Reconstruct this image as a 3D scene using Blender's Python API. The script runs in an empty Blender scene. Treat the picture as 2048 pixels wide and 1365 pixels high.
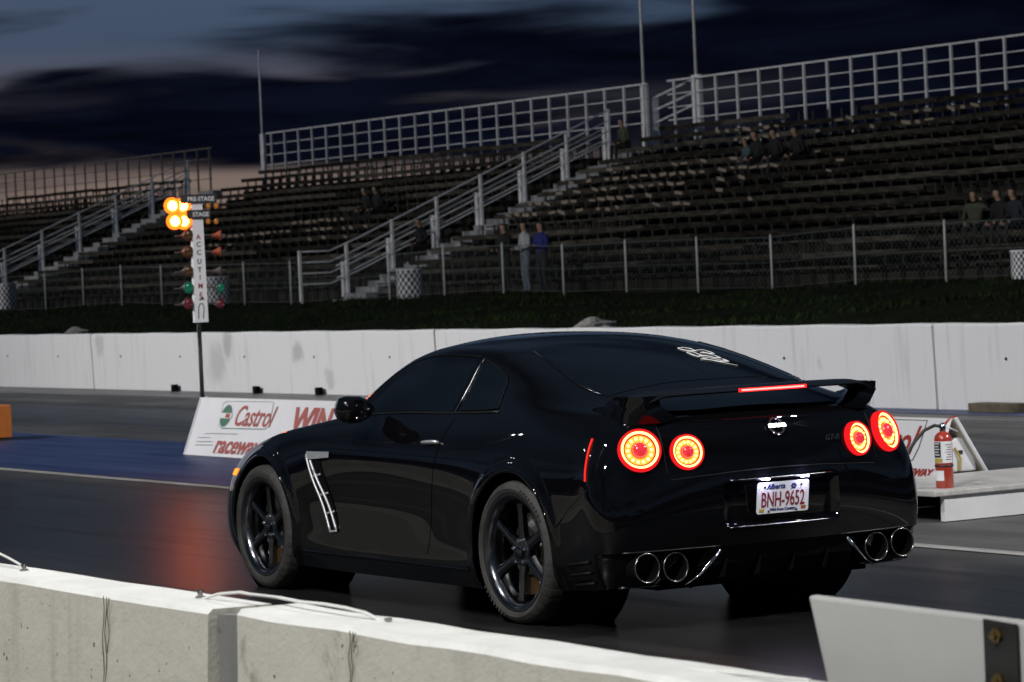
import bpy, bmesh, math, random
import numpy as np
from mathutils import Vector, Matrix
from mathutils.bvhtree import BVHTree

random.seed(7)
rng = np.random.default_rng(11)
sc = bpy.context.scene
COL = sc.collection

# ------------------------------------------------------------------ camera
CF, CH, CYAW, CPITCH, CROLL, CX, CY = 6393.098, 1.753987, .539327, -.0227925, -.0438381, -13.496798, 8.964156
_F = np.array([math.cos(CPITCH)*math.cos(CYAW), -math.cos(CPITCH)*math.sin(CYAW), math.sin(CPITCH)])
_R = np.array([-math.sin(CYAW), -math.cos(CYAW), 0.]); _U = np.cross(_R, _F)
CR_ = math.cos(CROLL)*_R + math.sin(CROLL)*_U
CU_ = -math.sin(CROLL)*_R + math.cos(CROLL)*_U
CC = np.array([CX, CY, CH])
cam = bpy.data.cameras.new('camera'); camo = bpy.data.objects.new('camera', cam); COL.objects.link(camo)
cam.sensor_width = 36; cam.lens = CF/2048*36; cam.clip_start = .1; cam.clip_end = 6000
camo.matrix_world = Matrix(((CR_[0], CU_[0], -_F[0], CX), (CR_[1], CU_[1], -_F[1], CY), (CR_[2], CU_[2], -_F[2], CH), (0, 0, 0, 1)))
cam.dof.use_dof = True; cam.dof.focus_distance = 14.6; cam.dof.aperture_fstop = 9.0
sc.camera = camo
def _ray(u, v): return _F + CR_*(u-1024)/CF - CU_*(v-682.5)/CF
def at_y(u, v, y): d = _ray(u, v); return CC + d*(y-CC[1])/d[1]
def at_x(u, v, x): d = _ray(u, v); return CC + d*(x-CC[0])/d[0]
def at_z(u, v, z=0.): d = _ray(u, v); return CC + d*(z-CC[2])/d[2]
def at_p(u, v, P, N):
    d = _ray(u, v); P = np.array(P, float); N = np.array(N, float); return CC + d*((P-CC)@N)/(d@N)

# ------------------------------------------------------------------ world / light / exposure
SKY_STRENGTH = .05
w = bpy.data.worlds.new('World'); sc.world = w; w.use_nodes = True
nt = w.node_tree; nt.nodes.clear()
def N(t, typ, **kw):
    n = t.nodes.new(typ)
    for k, v in kw.items():
        if k == 'inp':
            for a, b in v.items(): n.inputs[a].default_value = b
        else: setattr(n, k, v)
    return n
out = N(nt, 'ShaderNodeOutputWorld'); bg = N(nt, 'ShaderNodeBackground')
sky = N(nt, 'ShaderNodeTexSky'); sky.sky_type = 'NISHITA'; sky.sun_disc = False
sky.sun_elevation = math.radians(2.0); sky.sun_rotation = math.radians(98); sky.air_density = 1.5; sky.dust_density = 2.; sky.ozone_density = 3.
tc = N(nt, 'ShaderNodeTexCoord')
sep = N(nt, 'ShaderNodeSeparateXYZ'); nt.links.new(tc.outputs['Generated'], sep.inputs[0])
# large cloud banks: noise in direction space, flattened in height
# clouds lie on a flat layer overhead: direction projected onto it, so they flatten towards the horizon
zp = N(nt, 'ShaderNodeMath', operation='MAXIMUM', inp={1: 0.}); nt.links.new(sep.outputs[2], zp.inputs[0])
za = N(nt, 'ShaderNodeMath', operation='ADD', inp={1: .06}); nt.links.new(zp.outputs[0], za.inputs[0])
dx = N(nt, 'ShaderNodeMath', operation='DIVIDE'); nt.links.new(sep.outputs[0], dx.inputs[0]); nt.links.new(za.outputs[0], dx.inputs[1])
dy = N(nt, 'ShaderNodeMath', operation='DIVIDE'); nt.links.new(sep.outputs[1], dy.inputs[0]); nt.links.new(za.outputs[0], dy.inputs[1])
cb = N(nt, 'ShaderNodeCombineXYZ'); nt.links.new(dx.outputs[0], cb.inputs[0]); nt.links.new(dy.outputs[0], cb.inputs[1])
mp = N(nt, 'ShaderNodeMapping', inp={'Scale': (.85, .85, 1.), 'Location': (16.1, 14.0, 0)}); nt.links.new(cb.outputs[0], mp.inputs[0])
nz = N(nt, 'ShaderNodeTexNoise', inp={'Scale': 1.0, 'Detail': 4., 'Roughness': .42, 'Distortion': .3}); nt.links.new(mp.outputs[0], nz.inputs['Vector'])
# elevation profile of the cloud deck: thin near the horizon, thick above
el = N(nt, 'ShaderNodeMapRange', inp={'From Min': -.01, 'From Max': .16}); nt.links.new(sep.outputs[2], el.inputs[0])
cr = N(nt, 'ShaderNodeValToRGB'); e = cr.color_ramp.elements
e[0].position = .0; e[0].color = (0, 0, 0, 1); e[1].position = 1.; e[1].color = (.58, .58, .58, 1)
for p, c in ((.18, .0), (.235, .14), (.275, .50), (.32, .62), (.50, .66)):
    q = e.new(p); q.color = (c, c, c, 1)
# wobble of the deck's lower edge
wob = N(nt, 'ShaderNodeMath', operation='MULTIPLY_ADD', inp={1: .05, 2: -.025}); nt.links.new(nz.outputs['Fac'], wob.inputs[0])
ela = N(nt, 'ShaderNodeMath', operation='ADD'); nt.links.new(el.outputs[0], ela.inputs[0]); nt.links.new(wob.outputs[0], ela.inputs[1])
nt.links.new(ela.outputs[0], cr.inputs[0])
n5 = N(nt, 'ShaderNodeTexNoise', inp={'Scale': 1.15, 'Detail': 4.5, 'Roughness': .45, 'Distortion': .5}); nt.links.new(mp.outputs[0], n5.inputs['Vector'])
dt = N(nt, 'ShaderNodeVectorMath', operation='DOT_PRODUCT'); dt.inputs[1].default_value = (math.cos(math.radians(8)), -math.sin(math.radians(8)), 0); nt.links.new(tc.outputs['Generated'], dt.inputs[0])
az = N(nt, 'ShaderNodeMapRange', interpolation_type='SMOOTHSTEP', inp={'From Min': .855, 'From Max': .975}); nt.links.new(dt.outputs['Value'], az.inputs[0])
w4 = N(nt, 'ShaderNodeMath', operation='MULTIPLY_ADD', inp={1: .70, 2: -.45}); nt.links.new(n5.outputs['Fac'], w4.inputs[0])
w5 = N(nt, 'ShaderNodeMath', operation='MULTIPLY_ADD', inp={1: .14}); nt.links.new(az.outputs[0], w5.inputs[0]); nt.links.new(w4.outputs[0], w5.inputs[2])
e5 = N(nt, 'ShaderNodeMath', operation='ADD'); nt.links.new(el.outputs[0], e5.inputs[0]); nt.links.new(w5.outputs[0], e5.inputs[1])
up5 = N(nt, 'ShaderNodeMapRange', interpolation_type='SMOOTHSTEP', inp={'From Min': .40, 'From Max': .60, 'To Max': .62}); nt.links.new(e5.outputs[0], up5.inputs[0])
hi5 = N(nt, 'ShaderNodeMapRange', interpolation_type='SMOOTHSTEP', inp={'From Min': .70, 'From Max': 1., 'To Min': 1., 'To Max': .45}); nt.links.new(el.outputs[0], hi5.inputs[0])
um = N(nt, 'ShaderNodeMath', operation='MULTIPLY'); nt.links.new(up5.outputs[0], um.inputs[0]); nt.links.new(hi5.outputs[0], um.inputs[1])
cr2 = N(nt, 'ShaderNodeMath', operation='SUBTRACT'); nt.links.new(cr.outputs[0], cr2.inputs[0]); nt.links.new(um.outputs[0], cr2.inputs[1])
cov = N(nt, 'ShaderNodeMath', operation='ADD'); nt.links.new(nz.outputs['Fac'], cov.inputs[0]); nt.links.new(cr2.outputs[0], cov.inputs[1])
cm = N(nt, 'ShaderNodeMapRange', interpolation_type='SMOOTHSTEP', inp={'From Min': .52, 'From Max': 1.08}); nt.links.new(cov.outputs[0], cm.inputs[0])
# clear dusk sky: Nishita tinted by a dusk gradient over elevation
grad = N(nt, 'ShaderNodeValToRGB'); e = grad.color_ramp.elements
e[0].position = 0.; e[0].color = (3.6, 2.3, 1.8, 1); e[1].position = 1.; e[1].color = (.8, 1.35, 2.2, 1)
for p, c in ((.20, (4.9, 3.6, 3.05, 1)), (.33, (3.0, 2.5, 2.45, 1)), (.5, (.95, 1.6, 2.8, 1)), (.75, (1.15, 1.85, 3.1, 1))):
    q = e.new(p); q.color = c
nt.links.new(el.outputs[0], grad.inputs[0])
# the warm band belongs to the sunset azimuth; elsewhere the horizon is dull blue-grey
gm = N(nt, 'ShaderNodeMix', data_type='RGBA'); nt.links.new(az.outputs[0], gm.inputs['Factor']); gm.inputs['A'].default_value = (.40, .48, .85, 1)
lowm = N(nt, 'ShaderNodeMapRange', inp={'From Min': .30, 'From Max': .52}); nt.links.new(el.outputs[0], lowm.inputs[0])
gm2 = N(nt, 'ShaderNodeMath', operation='MAXIMUM'); nt.links.new(az.outputs[0], gm2.inputs[0]); nt.links.new(lowm.outputs[0], gm2.inputs[1]); nt.links.new(gm2.outputs[0], gm.inputs['Factor'])
nt.links.new(grad.outputs[0], gm.inputs['B'])
sk = N(nt, 'ShaderNodeMix', data_type='RGBA', blend_type='MIX', inp={'Factor': .05}); nt.links.new(gm.outputs['Result'], sk.inputs['A']); nt.links.new(sky.outputs[0], sk.inputs['B'])
cl = N(nt, 'ShaderNodeMix', data_type='RGBA', blend_type='MIX'); nt.links.new(cm.outputs[0], cl.inputs['Factor']); nt.links.new(sk.outputs['Result'], cl.inputs['A'])
n4 = N(nt, 'ShaderNodeTexNoise', inp={'Scale': 1.7, 'Detail': 6., 'Roughness': .6, 'Distortion': .8}); nt.links.new(mp.outputs[0], n4.inputs['Vector'])
cc = N(nt, 'ShaderNodeValToRGB'); e = cc.color_ramp.elements; e[0].position = .38; e[0].color = (.022, .034, .095, 1); e[1].position = .85; e[1].color = (.09, .13, .33, 1)
nt.links.new(n4.outputs['Fac'], cc.inputs[0]); nt.links.new(cc.outputs[0], cl.inputs['B'])
nt.links.new(cl.outputs['Result'], bg.inputs[0]); bg.inputs[1].default_value = SKY_STRENGTH; nt.links.new(bg.outputs[0], out.inputs[0])

sun = bpy.data.lights.new('sun', 'SUN'); sun.energy = .04; sun.angle = math.radians(20); sun.color = (.85, .9, 1.)
suno = bpy.data.objects.new('sun', sun); COL.objects.link(suno); suno.rotation_euler = Vector((-math.cos(math.radians(8)), math.sin(math.radians(8)), -.06)).to_track_quat('-Z', 'Y').to_euler()
vs = sc.view_settings; vs.view_transform = 'Standard'; vs.look = 'None'; vs.gamma = 1; vs.exposure = 0; vs.use_curve_mapping = False
sc.render.engine = 'CYCLES'; sc.cycles.use_denoising = True; sc.cycles.max_bounces = 6; sc.cycles.sample_clamp_indirect = 6

# ------------------------------------------------------------------ helpers
class MB:
    def __init__(s): s.v = []; s.f = []; s.m = []
    def add(s, v, f, m=0):
        o = len(s.v); s.v += [tuple(map(float, p)) for p in v]; s.f += [tuple(i+o for i in q) for q in f]; s.m += [m]*len(f); return s
    def box(s, lo, hi, m=0, bev=0.):
        x0, y0, z0 = lo; x1, y1, z1 = hi
        return s.add([(x0,y0,z0),(x1,y0,z0),(x1,y1,z0),(x0,y1,z0),(x0,y0,z1),(x1,y0,z1),(x1,y1,z1),(x0,y1,z1)],
                     [(0,3,2,1),(4,5,6,7),(0,1,5,4),(1,2,6,5),(2,3,7,6),(3,0,4,7)], m)
    def obox(s, c, ax, h, m=0):
        c = np.array(c, float); ax = [np.array(a, float)/np.linalg.norm(a) for a in ax]
        v = [c+ax[0]*h[0]*i+ax[1]*h[1]*j+ax[2]*h[2]*k for k in (-1, 1) for j in (-1, 1) for i in (-1, 1)]
        f = [(0,2,3,1),(4,5,7,6),(0,1,5,4),(1,3,7,5),(3,2,6,7),(2,0,4,6)]
        if np.dot(np.cross(ax[0], ax[1]), ax[2]) < 0: f = [q[::-1] for q in f]
        return s.add(v, f, m)
    def tube(s, pts, r, n=8, m=0, caps=True, flat=1.):
        P = [np.array(p, float) for p in pts]; L = len(P); rs = r if hasattr(r, '__len__') else [r]*L
        v = []; f = []; up = None
        for i in range(L):
            t = P[min(i+1, L-1)]-P[max(i-1, 0)]; t = t/(np.linalg.norm(t)+1e-12)
            if up is None:
                up = np.array([0, 0, 1.]) if abs(t[2]) < .9 else np.array([1., 0, 0])
            a = np.cross(t, up); a /= np.linalg.norm(a)+1e-12; b = np.cross(a, t); up = b
            for k in range(n):
                th = 2*math.pi*k/n; v.append(P[i]+rs[i]*(a*math.cos(th)+b*math.sin(th)*flat))
        for i in range(L-1):
            for k in range(n): f.append((i*n+k, i*n+(k+1) % n, (i+1)*n+(k+1) % n, (i+1)*n+k))
        if caps: f.append(tuple(range(n))[::-1]); f.append(tuple((L-1)*n+k for k in range(n)))
        return s.add(v, f, m)
    def lathe(s, prof, c=(0,0,0), ax=(0,0,1), n=32, m=0, a0=0., a1=2*math.pi, mf=None, closed=False):
        ax = np.array(ax, float); ax /= np.linalg.norm(ax); c = np.array(c, float)
        t = np.array([0, 0, 1.]) if abs(ax[2]) < .9 else np.array([1., 0, 0])
        a = np.cross(t, ax); a /= np.linalg.norm(a); b = np.cross(ax, a); full = abs(a1-a0-2*math.pi) < 1e-6
        nn = n if full else n+1; v = []; o = len(s.v)
        for (r, h) in prof:
            for k in range(nn):
                th = a0+(a1-a0)*k/n; v.append(c+ax*h+r*(a*math.cos(th)+b*math.sin(th)))
        L = len(prof); s.v += [tuple(map(float, p)) for p in v]
        for i in range(L if closed else L-1):
            j2 = (i+1) % L
            for k in range(n):
                k2 = (k+1) % nn
                s.f.append((o+i*nn+k, o+i*nn+k2, o+j2*nn+k2, o+j2*nn+k)); s.m.append(mf(i, k) if mf else m)
        return s
    def prism(s, poly, d, m=0):
        """poly: list of 3D points (planar), extruded by vector d"""
        P = [np.array(p, float) for p in poly]; d = np.array(d, float); n = len(P)
        f = [tuple(range(n))[::-1], tuple(range(n, 2*n))]+[(i, (i+1) % n, n+(i+1) % n, n+i) for i in range(n)]
        return s.add(P+[p+d for p in P], f, m)
def obj(name, mb, mats, parent=None, smooth=False, angle=None):
    me = bpy.data.meshes.new(name); me.from_pydata(mb.v, [], mb.f)
    ms = mats if isinstance(mats, (list, tuple)) else [mats]
    for m in ms: me.materials.append(m)
    if len(ms) > 1: me.polygons.foreach_set('material_index', mb.m)
    me.update()
    if smooth:
        me.polygons.foreach_set('use_smooth', [True]*len(me.polygons))
        if angle: me.set_sharp_from_angle(angle=math.radians(angle))
    o = bpy.data.objects.new(name, me); COL.objects.link(o)
    if parent: o.parent = parent
    return o
def fixn(o):
    bm = bmesh.new(); bm.from_mesh(o.data); bmesh.ops.recalc_face_normals(bm, faces=bm.faces); bm.to_mesh(o.data); bm.free(); return o
def bevel(o, wd, seg=2, ang=35):
    bm = bmesh.new(); bm.from_mesh(o.data)
    ed = [e for e in bm.edges if len(e.link_faces) == 2 and e.calc_face_angle(0) > math.radians(ang)]
    bmesh.ops.bevel(bm, geom=ed, offset=wd, segments=seg, profile=.6, affect='EDGES', clamp_overlap=True)
    bm.to_mesh(o.data); bm.free(); return o
def tag(o, label=None, cat=None, group=None, kind=None):
    if label: o['label'] = label
    if cat: o['category'] = cat
    if group: o['group'] = group
    if kind: o['kind'] = kind
    return o
def thing(name, label, cat, loc=(0,0,0), group=None):
    o = bpy.data.objects.new(name, None); COL.objects.link(o); o.empty_display_size = .2
    return tag(o, label, cat, group)
def copy_tree(o, parent=None):
    c = o.copy(); COL.objects.link(c); c.parent = parent
    for ch in o.children: copy_tree(ch, c)
    return c
_textc = {}
def text(name, s, size, mat, parent, org, right, up, ext=.0015, shear=0., align='LEFT', sx=1., off=0., bold=0.):
    cu = bpy.data.curves.new('t', 'FONT'); cu.body = s; cu.size = size; cu.extrude = ext; cu.shear = shear; cu.align_x = align; cu.offset = bold; cu.resolution_u = 3
    to = bpy.data.objects.new('t', cu); COL.objects.link(to)
    dg = bpy.context.evaluated_depsgraph_get(); me = bpy.data.meshes.new_from_object(to.evaluated_get(dg))
    bpy.data.objects.remove(to); bpy.data.curves.remove(cu)
    r = np.array(right, float); r /= np.linalg.norm(r); u = np.array(up, float); u -= r*(u@r); u /= np.linalg.norm(u); nn = np.cross(r, u)
    og = np.array(org, float)+nn*off
    M = Matrix(((r[0]*sx, u[0], nn[0], og[0]), (r[1]*sx, u[1], nn[1], og[1]), (r[2]*sx, u[2], nn[2], og[2]), (0, 0, 0, 1)))
    me.transform(M); me.name = name; me.materials.clear(); me.materials.append(mat)
    o = bpy.data.objects.new(name, me); COL.objects.link(o)
    if parent: o.parent = parent
    return o

# ------------------------------------------------------------------ materials
def mat(name, col, rough=.6, metal=0., var=0., vscale=8., bump=0., bscale=40., spec=.5, coat=0., coat_r=.03, col2=None, emit=None, es=0., stretch=None, rvar=0.):
    m = bpy.data.materials.new(name); m.use_nodes = True; t = m.node_tree; b = t.nodes['Principled BSDF']
    b.inputs['Base Color'].default_value = (*col, 1); b.inputs['Roughness'].default_value = rough; b.inputs['Metallic'].default_value = metal
    b.inputs['Specular IOR Level'].default_value = spec; b.inputs['Coat Weight'].default_value = coat; b.inputs['Coat Roughness'].default_value = coat_r
    if emit: b.inputs['Emission Color'].default_value = (*emit, 1); b.inputs['Emission Strength'].default_value = es
    if var or bump or col2 or rvar:
        tcn = N(t, 'ShaderNodeTexCoord'); src = tcn.outputs['Object']
        if stretch:
            mpn = N(t, 'ShaderNodeMapping', inp={'Scale': stretch}); t.links.new(src, mpn.inputs[0]); src = mpn.outputs[0]
        nn = N(t, 'ShaderNodeTexNoise', inp={'Scale': vscale, 'Detail': 6., 'Roughness': .6}); t.links.new(src, nn.inputs['Vector'])
        if var or col2:
            r = N(t, 'ShaderNodeValToRGB'); e = r.color_ramp.elements; e[0].position = .32; e[1].position = .68
            c2 = col2 or tuple(min(1, c*(1+var)) for c in col); c1 = tuple(c*(1-var) for c in col) if not col2 else col
            e[0].color = (*c1, 1); e[1].color = (*c2, 1); t.links.new(nn.outputs['Fac'], r.inputs[0]); t.links.new(r.outputs[0], b.inputs['Base Color'])
        if rvar:
            mr = N(t, 'ShaderNodeMapRange', inp={'From Min': .3, 'From Max': .7, 'To Min': max(0, rough-rvar), 'To Max': min(1, rough+rvar)}); t.links.new(nn.outputs['Fac'], mr.inputs[0]); t.links.new(mr.outputs[0], b.inputs['Roughness'])
        if bump:
            n2 = N(t, 'ShaderNodeTexNoise', inp={'Scale': bscale, 'Detail': 4.}); t.links.new(src, n2.inputs['Vector'])
            bp = N(t, 'ShaderNodeBump', inp={'Strength': bump, 'Distance': .01}); t.links.new(n2.outputs['Fac'], bp.inputs['Height']); t.links.new(bp.outputs[0], b.inputs['Normal'])
    return m
def emat(name, col, s):
    m = bpy.data.materials.new(name); m.use_nodes = True; t = m.node_tree; t.nodes.clear()
    o = N(t, 'ShaderNodeOutputMaterial'); e = N(t, 'ShaderNodeEmission', inp={'Color': (*col, 1), 'Strength': s}); t.links.new(e.outputs[0], o.inputs[0]); return m

M = {}
M['paint'] = mat('black_paint', (.0022, .0022, .0028), .5, spec=0., coat=1., coat_r=.018)
M['glass'] = mat('tinted_glass', (.0015, .0018, .002), .02, spec=.6)
M['trim'] = mat('black_trim', (.012, .012, .012), .35)
M['plastic'] = mat('matte_black_plastic', (.004, .004, .004), .6, bump=.1, bscale=200, spec=.15)
M['wingblack'] = mat('satin_black_wing', (.005, .005, .006), .27, spec=.5)
M['seal'] = mat('rubber_seal', (.006, .006, .006), .6, spec=.15)
M['gap'] = mat('shut_line', (.001, .001, .001), .8)
M['chrome'] = mat('chrome', (.75, .76, .78), .12, 1.)
M['satin'] = mat('satin_metal', (.55, .56, .58), .40, .65, var=.08, vscale=30)
M['darkchrome'] = mat('dark_chrome', (.14, .145, .16), .22, 1., rvar=.06, vscale=20)
M['steel'] = mat('exhaust_steel', (.42, .40, .38), .25, 1., var=.15, vscale=25)
M['exh'] = mat('exhaust_black', (.004, .004, .004), .6, spec=.2)
M['soot_and_slot_black'] = mat('soot_and_slot_black', (.002, .002, .002), .9, spec=.1)
M['tyre'] = mat('tyre_rubber', (.034, .033, .031), .75, var=.35, vscale=9, bump=.25, bscale=80, rvar=.1)
M['disc'] = mat('brake_disc', (.25, .24, .23), .4, 1., var=.2, vscale=15)
M['caliper'] = mat('caliper_paint', (.05, .025, .006), .4)
M['white'] = mat('white_paint', (.70, .70, .71), .5, var=.06, vscale=3, bump=.05)
M['platewhite'] = mat('plate_white', (.78, .78, .82), .4, bump=.04, bscale=120)
M['platered'] = mat('plate_red_ink', (.22, .012, .03), .5)
M['plateblue'] = mat('plate_blue_ink', (.02, .03, .16), .5)
M['platebolt'] = mat('plate_bolt', (.02, .02, .025), .4, .6)
M['yellow'] = mat('yellow_sticker', (.45, .33, .05), .5)
M['orange_st'] = mat('orange_sticker', (.40, .10, .03), .5)
M['led'] = emat('tail_led', (1., .075, .008), 9.)
M['ledhot'] = emat('tail_led_hot', (1., .15, .045), 15.)
M['redglow'] = emat('tail_red_glow', (1., .015, .02), .95)
M['ledcore'] = mat('tail_core', (.35, .01, .02), .15, coat=1., emit=(1., .05, .07), es=.60)
M['stop'] = emat('stop_red', (1., .012, .014), 3.2); M['stophot'] = emat('stop_hot', (1., .07, .06), 11.)
M['marker_red'] = emat('marker_red', (1., .03, .02), 1.3)
M['marker_amber'] = emat('marker_amber', (1., .20, .02), 3.0)
M['plamp'] = emat('plate_lamp', (.62, .60, 1.), 90.)

# ================================================================== the car
xs = [3.2, 2.78, 2.35, 2.0, 1.7, 1.35, .95, .6, .3, 0., -.3, -.6]
def row(y, z, n0, n1, n2, t15, t16, t17):
    return [n0, n1, n2]+[(x, a, b) for x, a, b in zip(xs, y, z)]+[t15, t16, t17]
L12 = lambda v: [v]*12
CTRL = [
 row([.80,.86,.88,.90,.905,.905,.905,.90,.89,.88,.88,.875], [.15]*9+[.16,.18,.20], (3.66,0,.15),(3.62,.42,.15),(3.405,.77,.15), (-.82,.885,.22),(-.90,.50,.22),(-.93,0,.22)),
 row([.865,.905,.915,.915,.914,.914,.915,.92,.93,.935,.93,.915], [.25]*9+[.26,.27,.28], (3.70,0,.22),(3.66,.42,.22),(3.445,.795,.24), (-.85,.912,.30),(-.925,.50,.30),(-.955,0,.30)),
 row([.895,.928,.918,.907,.904,.904,.906,.913,.93,.945,.942,.93], [.36]*10+[.37,.38], (3.705,0,.30),(3.665,.42,.30),(3.46,.805,.34), (-.860,.926,.39),(-.945,.50,.39),(-.975,0,.39)),
 row([.90,.937,.925,.895,.89,.892,.90,.915,.94,.9475,.947,.936], [.50]+[.52]*11, (3.69,0,.40),(3.65,.42,.40),(3.45,.805,.44), (-.858,.938,.52),(-.962,.50,.52),(-1.0,0,.52)),
 row([.888,.932,.925,.905,.90,.902,.908,.92,.937,.943,.942,.930], [.59,.64]+[.66]*10, (3.66,0,.48),(3.62,.42,.48),(3.425,.795,.52), (-.840,.932,.66),(-.958,.50,.66),(-1.0,0,.66)),
 row([.865,.908,.905,.90,.898,.90,.902,.908,.918,.922,.920,.908], [.655,.74,.78,.79,.79,.79,.79,.79,.79,.795,.80,.80], (3.61,0,.56),(3.57,.42,.56),(3.385,.78,.595), (-.808,.898,.80),(-.938,.50,.80),(-.980,0,.80)),
 row([.84,.868,.872,.866,.86,.86,.86,.865,.875,.88,.872,.850], [.71,.815,.87,.89,.90,.90,.905,.91,.915,.92,.925,.93], (3.54,0,.63),(3.50,.42,.63),(3.33,.75,.66), (-.78,.815,.93),(-.902,.50,.93),(-.942,0,.93)),
 row([.80,.82,.82,.80,.80,.80,.80,.80,.81,.815,.80,.765], [.75,.865,.925,.965,.985,.995,1.0,1.008,1.02,1.03,1.035,1.027], (3.45,0,.69),(3.40,.42,.70),(3.27,.70,.715), (-.745,.685,.995),(-.845,.49,1.003),(-.885,0,1.012)),
 # over the top: t1..t5
 row([.70,.70,.72,.745,.735,.71,.70,.705,.73,.755,.748,.705], [.775,.88,.938,.995,1.08,1.15,1.155,1.15,1.13,1.10,1.07,1.042], (3.45,0,.69),(3.405,.34,.705),(3.28,.58,.735), (-.745,.62,1.008),(-.842,.41,1.010),(-.885,0,1.012)),
 row([.56,.56,.60,.66,.585,.565,.58,.60,.625,.655,.672,.63], [.785,.875,.935,1.05,1.235,1.318,1.322,1.302,1.255,1.185,1.108,1.055], (3.45,0,.69),(3.41,.26,.707),(3.29,.46,.745), (-.755,.54,1.018),(-.845,.33,1.015),(-.885,0,1.012)),
 row([.38,.38,.40,.42,.41,.40,.42,.44,.46,.50,.52,.49], [.79,.885,.955,1.12,1.285,1.362,1.372,1.356,1.316,1.246,1.158,1.080], (3.45,0,.69),(3.415,.17,.708),(3.30,.32,.748), (-.768,.42,1.032),(-.852,.24,1.019),(-.885,0,1.012)),
 row([.2,.2,.2,.21,.21,.2,.21,.22,.23,.25,.26,.25], [.795,.892,.965,1.15,1.312,1.386,1.396,1.386,1.352,1.290,1.203,1.098], (3.45,0,.69),(3.418,.09,.709),(3.305,.16,.75), (-.776,.21,1.044),(-.857,.12,1.021),(-.885,0,1.012)),
 row([0.]*12, [.80,.895,.97,1.16,1.32,1.394,1.404,1.395,1.362,1.302,1.214,1.105], (3.45,0,.69),(3.42,0,.709),(3.31,0,.75), (-.78,0,1.048),(-.858,0,1.022),(-.885,0,1.012)),
]
C0 = np.array(CTRL)                                   # rows x stations x 3
NR, NSs = C0.shape[:2]
my = np.array([1, -1, 1.])
def pad(C):
    C = np.concatenate([C[:, 1:2]*my, C, C[:, -2:-1]*my], 1)
    return np.concatenate([2*C[:1]-C[1:2], C, C[-2:-1]*my], 0)
CP = pad(C0)
def crw(t):
    t = np.asarray(t, float); i = np.floor(t).astype(int); f = t-i
    return i, np.stack([-.5*f+f*f-.5*f**3, 1-2.5*f*f+1.5*f**3, .5*f+2*f*f-1.5*f**3, -.5*f*f+.5*f**3], -1)
def S(s, t):
    """body surface at station s (0..17) and row t (0..12); arrays broadcast"""
    s, t = np.broadcast_arrays(np.clip(s, 0, NSs-1-1e-6), np.clip(t, 0, NR-1-1e-6))
    i, ws = crw(s); j, wt = crw(t); r = 0
    for a in range(4):
        for b in range(4): r = r+CP[j+a, i+b]*(wt[..., a]*ws[..., b])[..., None]
    return r
def s_of_x(x): return np.interp(-np.asarray(x, float), [-v for v in xs], np.arange(3, 15))
def Sn(s, t, d):
    e = 1e-3; P = S(s, t); a = S(np.asarray(s)+e, t)-S(np.asarray(s)-e, t); b = S(s, np.asarray(t)+e)-S(s, np.asarray(t)-e)
    n = np.cross(a, b); n /= np.linalg.norm(n, axis=-1, keepdims=True)+1e-12
    return P+n*d*1.

# sample, fair the lines with a small Gaussian along both directions, and read the surface from that
_FS, _FT = 12, 8
_ss, _tt = np.meshgrid(np.arange((NSs-1)*_FS+1)/_FS, np.arange((NR-1)*_FT+1)/_FT)
_D = S(_ss, _tt)
def _gauss(D, sig, axis):
    k = np.arange(-3*int(sig+1), 3*int(sig+1)+1); wk = np.exp(-.5*(k/sig)**2); wk /= wk.sum(); p = len(k)//2
    D = np.moveaxis(D, axis, 0)
    if axis == 1: lo_, hi_ = D[1:p+1][::-1]*my, D[-p-1:-1][::-1]*my
    else: lo_, hi_ = 2*D[:1]-D[1:p+1][::-1], D[-p-1:-1][::-1]*my
    Q = np.concatenate([lo_, D, hi_], 0); R_ = sum(wk[i]*Q[i:i+len(D)] for i in range(len(k)))
    return np.moveaxis(R_, 0, axis)
_D = _gauss(_gauss(_D, 3.0, 1), 1.1, 0)
_DP = np.concatenate([_D[:, 1:2]*my, _D, _D[:, -2:-1]*my], 1); _DP = np.concatenate([2*_DP[:1]-_DP[1:2], _DP, _DP[-2:-1]*my], 0)
def S(s, t):
    s, t = np.broadcast_arrays(np.clip(s, 0, NSs-1-1e-6)*_FS, np.clip(t, 0, NR-1-1e-6)*_FT)
    i, ws = crw(s); j, wt = crw(t); r = 0
    for a in range(4):
        for b in range(4): r = r+_DP[j+a, i+b]*(wt[..., a]*ws[..., b])[..., None]
    return r
car = thing('sports_car', 'black sports coupe with round lit tail lamps and rear wing on the drag strip', 'car')

# --- body shell
ns_, nt_ = 17*22+1, 12*9+1
ss, tt = np.meshgrid(np.linspace(0, 17, ns_), np.linspace(0, 12, nt_))
G = S(ss, tt)                                          # nt x ns x 3
def sm(a, b, x): k = np.clip((x-a)/(b-a), 0, 1); return k*k*(3-2*k)
X, Y, Z = G[..., 0].copy(), G[..., 1].copy(), G[..., 2].copy()
rear = (X < -.70)
# plate recess
rc = (1-sm(.315, .335, np.abs(Y)))*sm(.480, .495, Z)*(1-sm(.678, .692, Z))*rear
G[..., 0] += .055*rc
# lower insert for exhausts and diffuser
lo = (1-sm(.372, .388, Z))*rear*(X < -.78)
G[..., 0] += lo*(.035+.10*(1-sm(.40, .52, np.abs(Y)+ (.38-Z)*-.9)))*sm(-.70, -.85, X)
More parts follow.
